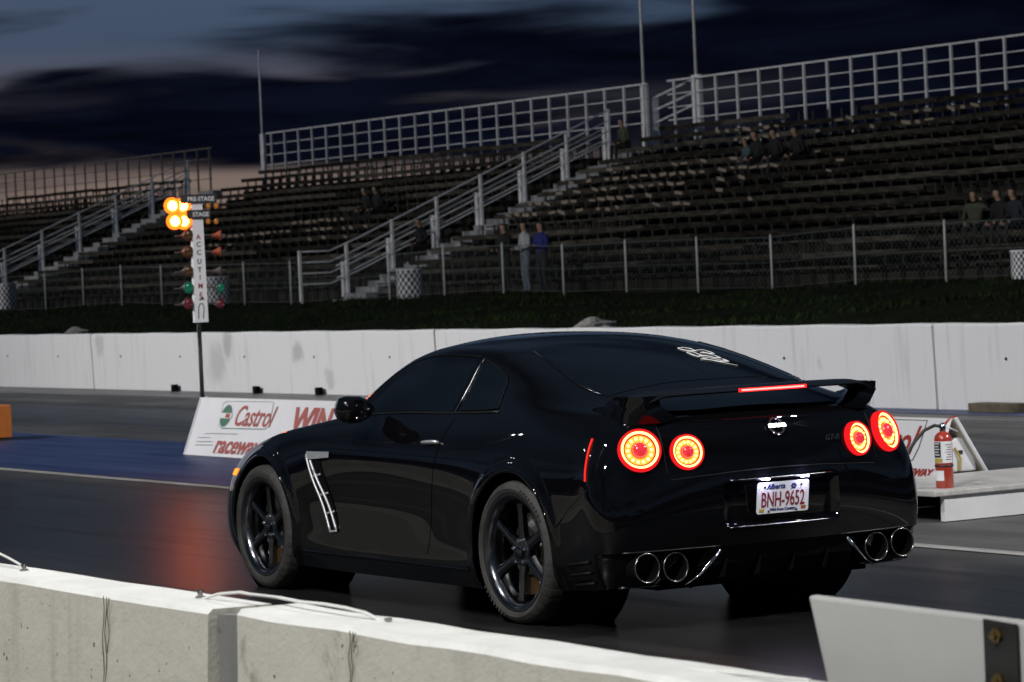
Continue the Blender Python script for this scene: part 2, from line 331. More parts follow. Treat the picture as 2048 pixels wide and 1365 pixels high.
# soft crease above rear lamps panel
G[..., 0] += -.012*np.exp(-((Z-.985)/.02)**2)*(np.abs(Y) < .75)*(X < -.75)
AR = [(0., .358, .402), (2.78, .358, .398)]
for cx, cz, R in AR:
    dd_ = np.hypot(G[..., 0]-cx, G[..., 2]-cz)-R; G[..., 1] += .013*(1-sm(.035, .062, dd_))*sm(-.2, -.05, dd_)*(G[..., 1] > .6)
def in_arch(P, k): cx, cz, R = AR[k]; return (np.hypot(P[..., 0]-cx, P[..., 2]-cz) < R) & (P[..., 1] > .5)
dead = in_arch(G, 0) | in_arch(G, 1)
idx = np.arange(nt_*ns_).reshape(nt_, ns_)
q = np.stack([idx[:-1, :-1], idx[:-1, 1:], idx[1:, 1:], idx[1:, :-1]], -1).reshape(-1, 4)
dq = dead.reshape(-1)[q]; kill = dq.any(1)
P = G.reshape(-1, 3).copy()
near = np.zeros(len(P), bool); near[q[kill].ravel()] = True
keepv = np.zeros(len(P), bool); keepv[q[~kill].ravel()] = True
for vi in np.nonzero(near & keepv)[0]:
    k = 0 if P[vi, 0] < 1.4 else 1; cx, cz, R = AR[k]; d = P[vi, [0, 2]]-(cx, cz); n = np.hypot(*d)
    if n < R+.06: P[vi, 0] = cx+d[0]/n*R; P[vi, 2] = cz+d[1]/n*R
q = q[~kill]
mb = MB(); nv = len(P)
mb.v = [tuple(p) for p in P]+[(p[0], -p[1], p[2]) for p in P]
mb.f = [tuple(int(i) for i in a) for a in q]+[tuple(int(i)+nv for i in a[::-1]) for a in q]; mb.m = [0]*len(mb.f)
body = obj('body', mb, M['paint'], car, smooth=True)
bm = bmesh.new(); bm.from_mesh(body.data); bmesh.ops.remove_doubles(bm, verts=bm.verts, dist=.0008)
bmesh.ops.delete(bm, geom=[v for v in bm.verts if not v.link_faces], context='VERTS')
bmesh.ops.dissolve_degenerate(bm, edges=bm.edges, dist=.0003)
bmesh.ops.recalc_face_normals(bm, faces=bm.faces); bm.to_mesh(body.data); bm.free()
body.data.polygons.foreach_set('use_smooth', [True]*len(body.data.polygons)); body.data.set_sharp_from_angle(angle=math.radians(40))
_bv = bmesh.new(); _bv.from_mesh(body.data); BVH = BVHTree.FromBMesh(_bv); _bv.free()
def side_pt(x, z, off=0., sgn=1):
    h = BVH.ray_cast(Vector((x, 3., z)), Vector((0, -1, 0)))
    p, n = (h[0], h[1]) if h[0] is not None else (Vector((x, .9, z)), Vector((0, 1, 0)))
    if n.y < 0: n = -n
    p = p+n*off; return np.array((p.x, p.y*sgn, p.z)), np.array((n.x, n.y*sgn, n.z))
def rear_pt(y, z, off=0.):
    h = BVH.ray_cast(Vector((-3., y, z)), Vector((1, 0, 0)))
    p, n = (h[0], h[1]) if h[0] is not None else (Vector((-.95, y, z)), Vector((-1, 0, 0)))
    if n.x > 0: n = -n
    p = p+n*off; return np.array(p), np.array(n)
def top_pt(x, y, off=0.):
    h = BVH.ray_cast(Vector((x, y, 3.)), Vector((0, 0, -1))); p, n = h[0], h[1]
    if n.z < 0: n = -n
    p = p+n*off; return np.array(p), np.array(n)

# --- overlay panels cut on the body surface
def panel(name, bot, top, m, off=.003, nu=28, nv=14, sides=(1, -1), parent=car, thick=.004, closed_mid=False, label=None):
    bot = np.array(bot, float); top = np.array(top, float)
    def rs(p):
        d = np.r_[0, np.cumsum(np.hypot(np.diff(p[:, 0])/1.0, np.diff(p[:, 1])/4.))]; u = np.linspace(0, d[-1], nu)
        return np.stack([np.interp(u, d, p[:, 0]), np.interp(u, d, p[:, 1])], 1)
    B, T = rs(bot), rs(top); f = np.linspace(0, 1, nv)[:, None, None]
    A = B[None]*(1-f)+T[None]*f
    O = Sn(s_of_x(A[..., 0]) if not closed_mid else A[..., 0], A[..., 1], 1.)-S(s_of_x(A[..., 0]) if not closed_mid else A[..., 0], A[..., 1])
    base = S(s_of_x(A[..., 0]) if not closed_mid else A[..., 0], A[..., 1])
    sg = np.sign((O*np.array([0, 1, .6])).sum(-1).mean() or 1.)
    if closed_mid: sg = np.sign((O*np.array([-1, 0, .2])).sum(-1).mean() or 1.)
    O = O*sg
    res = []
    for sd in sides:
        k = np.array([1, sd, 1.]); V = (base+O*off)*k; W = (base-O*thick)*k
        mbp = MB(); n = nu*nv
        ix = np.arange(n).reshape(nv, nu)
        F = np.stack([ix[:-1, :-1], ix[:-1, 1:], ix[1:, 1:], ix[1:, :-1]], -1).reshape(-1, 4)
        ring = list(ix[0, :])+list(ix[1:, -1])+list(ix[-1, -2::-1])+list(ix[-2:0:-1, 0])
        fs = [tuple(map(int, a)) for a in F]
        fs += [(int(ring[i]), int(ring[(i+1) % len(ring)]), n+int(ring[(i+1) % len(ring)]), n+int(ring[i])) for i in range(len(ring))]
        mbp.add(list(V.reshape(-1, 3))+list(W.reshape(-1, 3)), fs)
        o = obj(name, mbp, m, parent, smooth=True); 
        bm = bmesh.new(); bm.from_mesh(o.data); bmesh.ops.delete(bm, geom=[v for v in bm.verts if not v.link_faces], context='VERTS')
        bmesh.ops.recalc_face_normals(bm, faces=bm.faces); bm.to_mesh(o.data); bm.free()
        # outward check
        me = o.data; c = sum((p.normal.y*sd+.3*p.normal.z if not closed_mid else -p.normal.x) for p in me.polygons[:len(F)])
        if c < 0: me.flip_normals()
        me.polygons.foreach_set('use_smooth', [True]*len(me.polygons)); me.set_sharp_from_angle(angle=math.radians(35))
        res.append(o)
    return res
doors = panel('door', [(1.86, 1.45), (1.4, 1.42), (.90, 1.45)], [(2.02, 6.9), (1.4, 6.95), (.74, 6.95)], M['paint'], off=.0025, nu=34, nv=30)
panel('side_window', [(1.95, 7.28), (1.4, 7.2), (.80, 7.2)], [(1.93, 7.9), (1.72, 8.65), (1.5, 8.82), (.79, 8.84)], M['glass'], off=.002)
panel('quarter_window', [(.72, 7.25), (.5, 7.27), (.335, 7.32)], [(.71, 8.78), (.55, 8.62), (.395, 8.40)], M['glass'], off=.002)
panel('windscreen', [(2.36, 9.2), (2.0, 9.25), (1.62, 9.3)], [(2.40, 11.995), (2.0, 11.995), (1.58, 11.995)], M['glass'], off=.002)
panel('rear_window', [(.40, 9.75), (.1, 9.55), (-.18, 9.4), (-.40, 9.5)], [(.46, 11.995), (.1, 11.995), (-.2, 11.995), (-.44, 11.995)], M['glass'], off=.002)

def strip(name, pts, r, m, parent=car, n=6):
    mbp = MB(); mbp.tube(pts, r, n); return obj(name, mbp, m, parent, smooth=True)
for sd in (1, -1):
    for pl_ in ([(.72, 7.22), (.5, 7.24), (.335, 7.29), (.325, 7.34), (.36, 7.95), (.385, 8.38), (.40, 8.45), (.55, 8.65), (.71, 8.81)], [(1.96, 7.6), (1.93, 7.92), (1.72, 8.68), (1.5, 8.86), (1.1, 8.89), (.79, 8.88)]):
        pl_ = np.array(pl_); d_ = np.r_[0, np.cumsum(np.hypot(np.diff(pl_[:, 0]), np.diff(pl_[:, 1])/4))]; q_ = np.linspace(0, d_[-1], 24)
        strip('window_seal', [S(s_of_x(x), t)*(1, sd, 1)+np.array((0, .0035*sd, .0015)) for x, t in zip(np.interp(q_, d_, pl_[:, 0]), np.interp(q_, d_, pl_[:, 1]))], .0032, M['seal'])
for sd in (1, -1):
    strip('window_trim', [S(s_of_x(x), t)*(1, sd, 1)+np.array((0, .004*sd, .001)) for x, t in [(.765, 7.15), (.76, 7.6), (.755, 8.1), (.75, 8.5), (.745, 8.86)]], .004, M['darkchrome'])
    strip('window_trim', [S(s_of_x(x), t)*(1, sd, 1)+np.array((0, .003*sd, .003)) for x, t in [(.42, 9.72), (.25, 9.60), (.1, 9.52), (-.05, 9.44), (-.2, 9.40), (-.36, 9.46)]], .0035, M['darkchrome'])
    strip('belt_trim', [S(s_of_x(x), 7.13)*(1, sd, 1)+np.array((0, .003*sd, .002)) for x in np.linspace(1.98, .30, 16)], .005, M['trim'])

# --- wheel arches: rolled lip and liner
for k, (cx, cz, R) in enumerate(AR):
    for sd in (1, -1):
        pts = []
        for a in np.linspace(-.35 if k == 0 else -.42, math.pi+.40, 40):
            x, z = cx+math.cos(a)*(R+.012), cz+math.sin(a)*(R+.012)
            if z < .19: continue
            p, n = side_pt(x, z); pts.append((cx+math.cos(a)*R, (p[1]-.004)*sd, cz+math.sin(a)*R))
        strip('arch_lip', pts, .011, M['paint'])
        lin = MB(); lin.lathe([(R+.02, .50), (R+.004, .88)], (cx, 0, cz), (0, sd, 0), 40, 0, 0, 2*math.pi)
        lin.lathe([(R+.02, .50), (.02, .50)], (cx, 0, cz), (0, sd, 0), 40)
        obj('arch_liner', lin, M['soot_and_slot_black'], car, smooth=True)
ub = MB(); ub.box((.44, -.86, .16), (2.33, .86, .19)); ub.box((-.80, -.62, .19), (.44, .62, .22)); ub.box((2.33, -.5, .17), (3.55, .5, .2))
obj('underbody', ub, M['soot_and_slot_black'], car)

# --- side details
for sd in (1, -1):
    def sp(x, z, o): return side_pt(x, z, o, sd)[0]
    # dark slot behind the bars
    mbp = MB(); Q = [(2.185, .755), (2.075, .762), (1.875, .372), (1.945, .362)]
    grid = []; nn_ = 14
    for i in range(nn_):
        f = i/(nn_-1); a = np.array(Q[0])*(1-f)+np.array(Q[3])*f; b = np.array(Q[1])*(1-f)+np.array(Q[2])*f
        for g in (0, .5, 1.): x, z = a*(1-g)+b*g; grid.append(sp(x, z, .004))
    fs = [(i*3+j, i*3+j+1, (i+1)*3+j+1, (i+1)*3+j) for i in range(nn_-1) for j in range(2)]
    mbp.add(grid, fs); vslot = fixn(obj('fender_vent', mbp, M['soot_and_slot_black'], car))
    def bar(p, q, wdt, m, name, off=.010, flat=.45, n=14):
        pts = [sp(*(np.array(p)*(1-f)+np.array(q)*f), off) for f in np.linspace(0, 1, n)]
        mbb = MB(); mbb.tube(pts, wdt, 8, flat=1.); return obj(name, mbb, m, vslot, smooth=True)
    bar((2.215, .775), (1.965, .360), .007, M['satin'], 'vent_bar')
    bar((2.118, .690), (1.893, .372), .0075, M['satin'], 'vent_bar', .012)
    bar((2.160, .745), (2.118, .690), .008, M['satin'], 'vent_bar', .012)
    bar((1.965, .360), (1.893, .368), .007, M['satin'], 'vent_bar')
    # top blade
    mbp = MB(); tp = []
    for i in range(8):
        f = i/7; x = 2.215-.262*f
        for z in (.792+.004*f, .748+.018*f): tp.append(sp(x, z, .013))
    mbp.add(tp, [(i*2, i*2+1, i*2+3, i*2+2) for i in range(7)])
    o = obj('vent_blade', mbp, M['satin'], vslot, smooth=True); o.data.materials[0] = M['satin']
    for zz in (.66, .56, .46):
        f = (.75-zz)/.385; x = 2.185-.235*f
        bar((x, zz), (x-.075, zz+.012), .006, M['satin'], 'vent_rib', .008)
    # door handle on the matching door
    dd = doors[0 if sd == 1 else 1]
    mbp = MB(); a, n = side_pt(.935, .866, .014, sd); b, _ = side_pt(.795, .872, .014, sd)
    mbp.tube([a-n*.02, a, a*.66+b*.34+n*.004, a*.34+b*.66+n*.004, b, b-n*.02], [.012, .013, .014, .014, .013, .012], 10, flat=.8)
    obj('door_handle', mbp, M['satin'], dd, smooth=True)
    # sill highlight strip
    strip('side_skirt', [side_pt(x, .245, .004, sd)[0] for x in np.linspace(2.30, .44, 24)], .012, M['paint'])
    # front amber marker
    mbp = MB(); g = []
    for i in range(7):
        x = 3.13+.19*i/6
        for z in (.668-.012*i/6, .628-.004*i/6): g.append(side_pt(x, z, .005, sd)[0])
    mbp.add(g, [(i*2, i*2+1, i*2+3, i*2+2) for i in range(6)]); fixn(obj('side_marker', mbp, M['marker_amber'], car, smooth=True))
    # rear red marker
    mbp = MB(); g = []
    for i in range(6):
        z = .925-.195*i/5
        for x in (-.645-.055*i/5, -.662-.055*i/5): g.append(side_pt(x, z, .005, sd)[0])
    mbp.add(g, [(i*2, i*2+1, i*2+3, i*2+2) for i in range(5)]); fixn(obj('side_marker', mbp, M['marker_red'], car, smooth=True))
    # side gill slats behind the rear wheel
    for i, z in enumerate((.335, .285, .235)):
        a = side_pt(-.52, z-.01, .004, sd)[0]; b = side_pt(-.72, z+.012, .006, sd)[0]
        strip('bumper_slat', [a, (a+b)/2+(0, .004*sd, 0), b], .010, M['plastic'])
    # mirror
    mr = MB(); 
    prof = [(0, .010), (.05, .050), (.10, .068), (.17, .072), (.215, .062), (.235, .02)]
    v = []; n_ = 14
    for (h, r) in prof:
        for k2 in range(n_):
            th = 2*math.pi*k2/n_; v.append((1.565+1.15*r*math.cos(th)*1.1-.15*h, sd*(.83+h), 1.035+r*math.sin(th)*1.05+.02*h))
    fs = [(i*n_+k2, i*n_+(k2+1) % n_, (i+1)*n_+(k2+1) % n_, (i+1)*n_+k2) for i in range(len(prof)-1) for k2 in range(n_)]+[tuple(range(n_)), tuple((len(prof)-1)*n_+k2 for k2 in range(n_))]
    mr.add(v, fs); mo = fixn(obj('wing_mirror', mr, M['paint'], car, smooth=True))
    mg = MB(); mg.lathe([(.0, .0), (.052, .0), (.056, .006)], (1.462, sd*.98, 1.038), (-1, 0, 0), 20); obj('mirror_glass', mg, M['glass'], mo, smooth=True)

# --- rear: lamps
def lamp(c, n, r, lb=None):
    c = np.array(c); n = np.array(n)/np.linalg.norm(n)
    hs = MB(); hs.lathe([(r*1.17, -.03), (r*1.15, -.002), (r*1.03, .010), (r*1.00, -.010), (.0, -.014)], c, n, 48)  # outer red rim widened so it glows as the halo around the lamp
    h = obj('tail_lamp', hs, M['redglow'], car, smooth=True)
    rg = MB(); rg.lathe([(r*.95+.07*r*math.cos(a), -.004+.07*r*math.sin(a)) for a in np.linspace(0, 2*math.pi, 10)[:-1]], c, n, 48, closed=True); obj('light_ring', rg, M['ledhot'], h, smooth=True)
    rg = MB(); rg.lathe([(r*.80, -.010), (r*.46, -.010)], c, n, 48); fixn(obj('light_ring', rg, M['led'], h, smooth=True))
    core = MB(); core.lathe([(r*.44, -.010), (r*.42, .006), (r*.30, .016), (r*.12, .021), (0, .022)], c, n, 32); obj('lamp_core', core, M['ledcore'], h, smooth=True)
    t = np.cross(n, (0, 0, 1.)); t /= np.linalg.norm(t); b = np.cross(t, n); led = MB()
    for k in range(14):
        a = 2*math.pi*k/14; p = c+(t*math.cos(a)+b*math.sin(a))*r*.64
        led.lathe([(r*.095, -.010), (r*.075, -.003), (0, .001)], p, n, 10)
    obj('led_bulbs', led, M['ledhot'], h, smooth=True)['kind'] = 'stuff'
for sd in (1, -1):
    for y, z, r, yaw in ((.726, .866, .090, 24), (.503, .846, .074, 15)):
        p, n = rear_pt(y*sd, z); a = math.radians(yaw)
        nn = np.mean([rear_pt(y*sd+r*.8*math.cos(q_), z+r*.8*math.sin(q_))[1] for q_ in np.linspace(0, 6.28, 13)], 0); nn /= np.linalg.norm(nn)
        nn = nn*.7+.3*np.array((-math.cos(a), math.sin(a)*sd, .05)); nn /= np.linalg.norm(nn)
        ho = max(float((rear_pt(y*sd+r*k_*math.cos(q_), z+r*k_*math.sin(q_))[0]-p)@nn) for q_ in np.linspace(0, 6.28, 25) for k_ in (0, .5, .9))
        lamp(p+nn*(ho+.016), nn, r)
# --- emblem and badge
p, n = rear_pt(-.01, .935, .006)
em = MB(); t = np.cross(n, (0, 0, 1.)); t /= np.linalg.norm(t); b = np.cross(t, n)
em.lathe([(.041+.006*math.cos(a), .004+.006*math.sin(a)) for a in np.linspace(0, 2*math.pi, 9)[:-1]], p, n, 40, closed=True)
em.obox(p+n*.008, (t, b, n), (.050, .009, .004)); obj('emblem', em, M['steel'], car, smooth=True, angle=40)
p, n = rear_pt(-.285, .852, .004)
text('badge', 'GT-R', .038, M['chrome'], car, p, (0, -1, 0), (0, 0, 1), .003, shear=.25, align='LEFT', bold=.001)
# --- licence plate
pc = np.array((-.985, 0., .600)); pr = np.array((0, -1., 0)); pu = np.array((-.133, 0, 1.)); pu /= np.linalg.norm(pu); pn = np.cross(pr, pu)
hw, hh, rr = .1525, .076, .012
poly = []
for cx_, cz_, a0 in ((1, 1, 0), (-1, 1, 90), (-1, -1, 180), (1, -1, 270)):
    for a in np.linspace(a0, a0+90, 5):
        a = math.radians(a); poly.append(pc+pr*(cx_*(hw-rr)+rr*math.cos(a))+pu*(cz_*(hh-rr)+rr*math.sin(a)))
plm = MB(); plm.prism(poly, pn*.003)
plate = fixn(obj('licence_plate', plm, M['platewhite'], car))
def ptext(s, size, m, x, z, **kw): return text('plate_lettering', s, size, m, plate, pc+pr*x+pu*z+pn*.004, pr, pu, .0006, **kw)
ptext('BNH-9652', .104, M['platered'], 0, -.043, align='CENTER', sx=.565, bold=.0006)
ptext('Alberta', .036, M['plateblue'], -.098, .043, shear=.2, bold=.0006)
ptext('Wild Rose Country', .020, M['plateblue'], 0, -.064, align='CENTER', sx=.95, bold=.0004)
st = MB(); st.obox(pc+pr*-.123+pu*-.060+pn*.0035, (pr, pu, pn), (.014, .008, .0006)); obj('sticker', st, M['yellow'], plate)
st = MB(); st.obox(pc+pr*.123+pu*-.057+pn*.0035, (pr, pu, pn), (.014, .008, .0006)); obj('sticker', st, M['orange_st'], plate)
for x, z in ((-.108, .055), (.108, .055), (-.082, -.066), (.082, -.066)):
    bo = MB(); bo.lathe([(.006, 0), (.005, .003), (0, .004)], pc+pr*x+pu*z+pn*.003, pn, 12); obj('plate_bolt', bo, M['platebolt'], plate, smooth=True)
rs_ = MB()                                                                   # small rose sprig
for k in range(6):
    a = k*1.05; rs_.lathe([(.007, 0), (.005, .001), (0, .0012)], pc+pr*(.062+.010*math.cos(a))+pu*(.050+.009*math.sin(a))+pn*.0035, pn, 8)
rs_.tube([pc+pr*.045+pu*.035+pn*.004, pc+pr*.056+pu*.044+pn*.004, pc+pr*.075+pu*.046+pn*.004], .0015, 5)
obj('plate_emblem', rs_, M['plateblue'], plate)
# plate lamps under the handle lip
for y in (.115, -.115):
    pl = MB(); pl.box((-1.022, y-.018, .690), (-1.006, y+.018, .696)); obj('plate_light', pl, M['plamp'], car)
strip('recess_trim', [rear_pt(y, .697, .004)[0] for y in np.linspace(.30, -.30, 13)], .006, M['darkchrome'])
strip('recess_trim', [rear_pt(y, .474, .003)[0] for y in np.linspace(.31, -.31, 13)], .005, M['darkchrome'])
# --- exhausts
for y, z in ((.755, .316), (.594, .308), (-.594, .308), (-.755, .316)):
    ex = MB(); c = (-.918, y, z)
    ex.lathe([(.067, -.16), (.067, 0), (.0705, .006), (.070, .012), (.066, .012), (.0635, .004), (.062, -.10)], c, (-1, 0, .06), 40)
    e = obj('exhaust_tip', ex, M['exh'], car, smooth=True)
    lipm = MB(); lipm.lathe([(.0685+.003*math.cos(a), .011+.003*math.sin(a)) for a in np.linspace(0, 2*math.pi, 9)[:-1]], c, (-1, 0, .06), 48, closed=True); obj('exhaust_lip', lipm, M['steel'], e, smooth=True)
    ins = MB(); ins.lathe([(.0640, .004), (.0625, -.02), (.0625, -.06), (0, -.07)], c, (-1, 0, .06), 24); obj('exhaust_bore', ins, M['soot_and_slot_black'], e, smooth=True)
# --- diffuser, fins and bright edge
df = MB()
secs = [(-.94, .395), (-.905, .300), (-.80, .215), (-.55, .175)]
wd = [.40, .46, .52, .54]
v = []
for (x, z), hw_ in zip(secs, wd):
    for y in np.linspace(-hw_, hw_, 9): v.append((x, y, z))
df.add(v, [(i*9+j, i*9+j+1, (i+1)*9+j+1, (i+1)*9+j) for i in range(3) for j in range(8)])
dfo = fixn(obj('diffuser', df, M['plastic'], car))
for y in (-.30, -.10, .10, .30):
    fn = MB(); fn.prism([(-.93, y-.004, .33), (-.90, y-.004, .235), (-.60, y-.004, .16), (-.60, y-.004, .20), (-.88, y-.004, .30)], (0, .008, 0)); fixn(obj('diffuser_fin', fn, M['plastic'], dfo))
for sd in (1, -1):
    a = np.array((-.985, .375*sd, .372)); b = np.array((-.968, .49*sd, .262)); c = np.array((-.945, .555*sd, .222))
    tr = MB(); tr.tube([a, (a+b)/2, b, c], [.010, .009, .005, .003], 8); obj('diffuser_trim', tr, M['chrome'], dfo, smooth=True)
    lp = [rear_pt(y*sd, .222+.0*y, .004)[0] for y in np.linspace(.84, .56, 8)]; strip('bumper_lip', lp, .006, M['darkchrome'])
    tp = [rear_pt(y*sd, .392, .004)[0] for y in np.linspace(.86, .36, 12)]; strip('bumper_seam', tp, .004, M['trim'])
# --- trunk shut line, bumper shut line
strip('shut_line', [rear_pt(y, .725+.02*math.cos(y*3), .0005)[0] for y in np.linspace(.60, -.60, 25)], .0022, M['gap'])
for sd in (1, -1):
    strip('shut_line', [rear_pt(.615*sd, z, .0005)[0] for z in np.linspace(.745, .995, 10)], .0022, M['gap'])
    strip('shut_line', [side_pt(x, z, .0005, sd)[0] for x, z in [(-.43, .50), (-.50, .56), (-.58, .62), (-.66, .66), (-.73, .69)]], .0022, M['gap'])
# --- rear wing
wg = MB(); rows_ = []
ny = 41
ys_ = np.linspace(-1, 1, ny)
secp = [(.0, .000), (.02, .010), (.10, .020), (.20, .018), (.235, .008), (.24, -.004), (.20, -.004), (.10, .000), (.02, -.008)]
v = []
for yy in ys_:
    y = .70*yy; tipf = sm(.80, 1.0, abs(yy))
    xt = -.945+.105*abs(yy)**2.2; zc = 1.122-.010*yy*yy-.035*tipf; ch = 1-.15*tipf
    for (h, dz) in secp: v.append((xt+h*ch, y, zc+dz*(1+.8*tipf)))
k9 = len(secp)
fs = [(i*k9+j, i*k9+(j+1) % k9, (i+1)*k9+(j+1) % k9, (i+1)*k9+j) for i in range(ny-1) for j in range(k9)]+[tuple(range(k9)), tuple((ny-1)*k9+j for j in range(k9))]
wg.add(v, fs); wing = fixn(obj('rear_wing', wg, M['wingblack'], car, smooth=True)); wing.data.set_sharp_from_angle(angle=math.radians(50))
for sd in (1, -1):
    pd = MB(); v = []
    # pedestal: loft from deck footprint to blade end
    foot = [(-.46, .735), (-.60, .755), (-.76, .715), (-.865, .60), (-.855, .48), (-.78, .47), (-.64, .62), (-.50, .70)]
    head = [(-.56, .712), (-.65, .722), (-.78, .715), (-.852, .690), (-.85, .60), (-.76, .60), (-.68, .66), (-.60, .695)]
    lev = [(0., 0.), (.28, .55), (.62, .92), (1., 1.)]
    for lf, hf in lev:
        for (fx, fy), (hx, hy) in zip(foot, head):
            x, y = fx*(1-hf)+hx*hf, fy*(1-hf)+hy*hf
            zb = top_pt(max(fx, -.80), min(fy, .68))[0][2]-.012; zt = 1.118-.035*(hx > -.62)
            v.append((x, y*sd, zb*(1-lf)+zt*lf))
    fs = [(i*8+j, i*8+(j+1) % 8, (i+1)*8+(j+1) % 8, (i+1)*8+j) for i in range(3) for j in range(8)]+[tuple(range(8)), tuple(24+j for j in range(8))]
    pd.add(v, fs); po = fixn(obj('wing_pedestal', pd, M['paint'], wing, smooth=True)); po.data.set_sharp_from_angle(angle=math.radians(50))
sl = MB(); v = []
for yy in np.linspace(-.20, .20, 17):
    xt = -.945+.105*abs(yy/.70)**2.2-.003; v += [(xt, yy, 1.131), (xt-.002, yy, 1.114)]
sl.add(v, [(i*2, i*2+1, i*2+3, i*2+2) for i in range(16)]); bl = fixn(obj('brake_light', sl, M['stop'], wing))
sl = MB(); v = []
for yy in np.linspace(-.185, .185, 17):
    xt = -.945+.105*abs(yy/.70)**2.2-.0055; v += [(xt, yy, 1.1265), (xt-.001, yy, 1.1185)]
sl.add(v, [(i*2, i*2+1, i*2+3, i*2+2) for i in range(16)]); fixn(obj('light_strip', sl, M['stophot'], bl))
sl = MB(); v = []
for yy in np.linspace(-.21, .21, 17):
    xt = -.945+.105*abs(yy/.70)**2.2; v += [(xt, yy, 1.135), (xt, yy, 1.110), (xt+.02, yy, 1.108), (xt+.02, yy, 1.136)]
# --- wheels
def make_wheel(name, sd, x, wdt, RT, RR):
    root = bpy.data.objects.new(name, None); COL.objects.link(root); root.parent = car
    c = np.array((x, .0, RT)); ax = np.array((0, sd, 0.)); yo = .940 if wdt > .26 else .930     # outer face
    c = np.array((x, 0., RT)); o0 = yo-wdt/2
    prof = [(RR-.005, -.46*wdt), (RR+.015, -.49*wdt), (RR+.035, -.5*wdt), (RT-.025, -.49*wdt), (RT-.006, -.44*wdt), (RT, -.36*wdt), (RT+.001, 0), (RT, .36*wdt), (RT-.006, .43*wdt), (RT-.022, .485*wdt), (RT-.038, .508*wdt), (RR+.028, .50*wdt), (RR+.014, .485*wdt), (RR+.006, .45*wdt), (RR-.006, .44*wdt)]
    n = 240; tb = MB(); ty = o0
    tb.lathe([(r, ty+h) for r, h in prof], c, ax, n)
    V = np.array(tb.v); L = len(prof)
    cen = c
    for i in (3, 4, 5, 7, 8, 9):                      # shoulder sipes
        for k in range(n):
            if k % 6 == 0:
                vi = i*n+k; d = V[vi]-cen; d[1] = 0; V[vi] -= d/np.linalg.norm(d)*.003
    for i in (6,):
        pass
    tb.v = [tuple(p) for p in V]; ty_ = obj('tyre', tb, M['tyre'], root, smooth=True, angle=30)
    # circumferential grooves and raised lettering as thin proud blocks on the wall
    lt = MB()
    for a0 in (1.9, 5.0):
        for k in range(9):
            a = a0+k*.085; r = RR+.038
            p = c+ax*(yo+.010*0+wdt*.005)+np.array((math.cos(a)*r, 0, math.sin(a)*r)); er = np.array((math.cos(a), 0, math.sin(a))); et = np.array((-math.sin(a), 0, math.cos(a)))
            lt.obox(p, (er, et, ax), (.010, .007 if k % 3 else .004, .002))
    obj('sidewall_lettering', lt, M['tyre'], ty_)['kind'] = 'stuff'
    # rim
    rb = MB(); rb.lathe([(RR-.012, -.48*wdt+ty), (RR-.03, -.40*wdt+ty), (RR-.038, .25*wdt+ty), (RR-.030, .40*wdt+ty), (RR-.012, .455*wdt+ty), (RR+.004, .475*wdt+ty), (RR+.010, .470*wdt+ty), (RR+.008, .44*wdt+ty)], c, ax, 72)
    rim = obj('rim', rb, M['darkchrome'], root, smooth=True, angle=60)
    face = yo-.055
    for k in range(6):
        a = math.pi/2+k*math.pi/3+(.05 if x < 1 else .02); er = np.array((math.cos(a), 0, math.sin(a))); et = np.array((-math.sin(a), 0, math.cos(a)))
        spk = MB(); v = []
        for f, hw_, dy, th in ((.045, .032, -.006, .03), (.11, .024, .0, .028), (.20, .022, .004, .026), (RR-.045, .030, .010, .022), (RR-.026, .036, -.004, .02)):
            for s2, d2 in ((-1, 1.), (-.55, 1.25), (.55, 1.25), (1, 1.), (1, 0), (-1, 0)):
                v.append(c+er*f+et*hw_*s2+ax*(face+dy+(d2-1)*th))
        spk.add(v, [(i*6+j, i*6+(j+1) % 6, (i+1)*6+(j+1) % 6, (i+1)*6+j) for i in range(4) for j in range(6)]+[tuple(range(6)), tuple(24+j for j in range(6))])
        fixn(obj('spoke', spk, M['darkchrome'], rim, smooth=True, angle=35))
    hb = MB(); hb.lathe([(.075, face-.05), (.078, face-.012), (.070, face+.004), (.036, face+.006), (.034, face+.020), (.028, face+.024), (0, face+.024)], c, ax, 36); obj('hub_cap', hb, M['darkchrome'], rim, smooth=True, angle=35)
    for k in range(5):
        a = k*2*math.pi/5+.3; p = c+np.array((math.cos(a)*.057, 0, math.sin(a)*.057)); nb = MB(); nb.lathe([(.010, face-.01), (.010, face+.016), (.006, face+.020), (0, face+.020)], p, ax, 8); obj('wheel_nut', nb, M['chrome'], rim, smooth=True, angle=35)
    ds = MB(); ds.lathe([(.19, ty-.02), (.19, ty+.01), (.09, ty+.012), (.09, ty+.03), (0, ty+.03)], c, ax, 48); obj('brake_disc', ds, M['disc'], root, smooth=True, angle=30)
    cp = MB(); v = []
    for a in np.linspace(-2.2, -1.2, 7):
        for r, h in ((.13, ty-.04), (.215, ty-.04), (.215, ty+.045), (.13, ty+.045)): v.append(c+np.array((math.cos(a)*r, 0, math.sin(a)*r))+ax*h)
    cp.add(v, [(i*4+j, i*4+(j+1) % 4, (i+1)*4+(j+1) % 4, (i+1)*4+j) for i in range(6) for j in range(4)]+[(0, 1, 2, 3), (24, 25, 26, 27)]); fixn(obj('brake_caliper', cp, M['caliper'], root))
    return root
for sd in (1, -1):
    make_wheel('wheel', sd, 0., .285, .354, .284)
    make_wheel('wheel', sd, 2.78, .255, .350, .270)
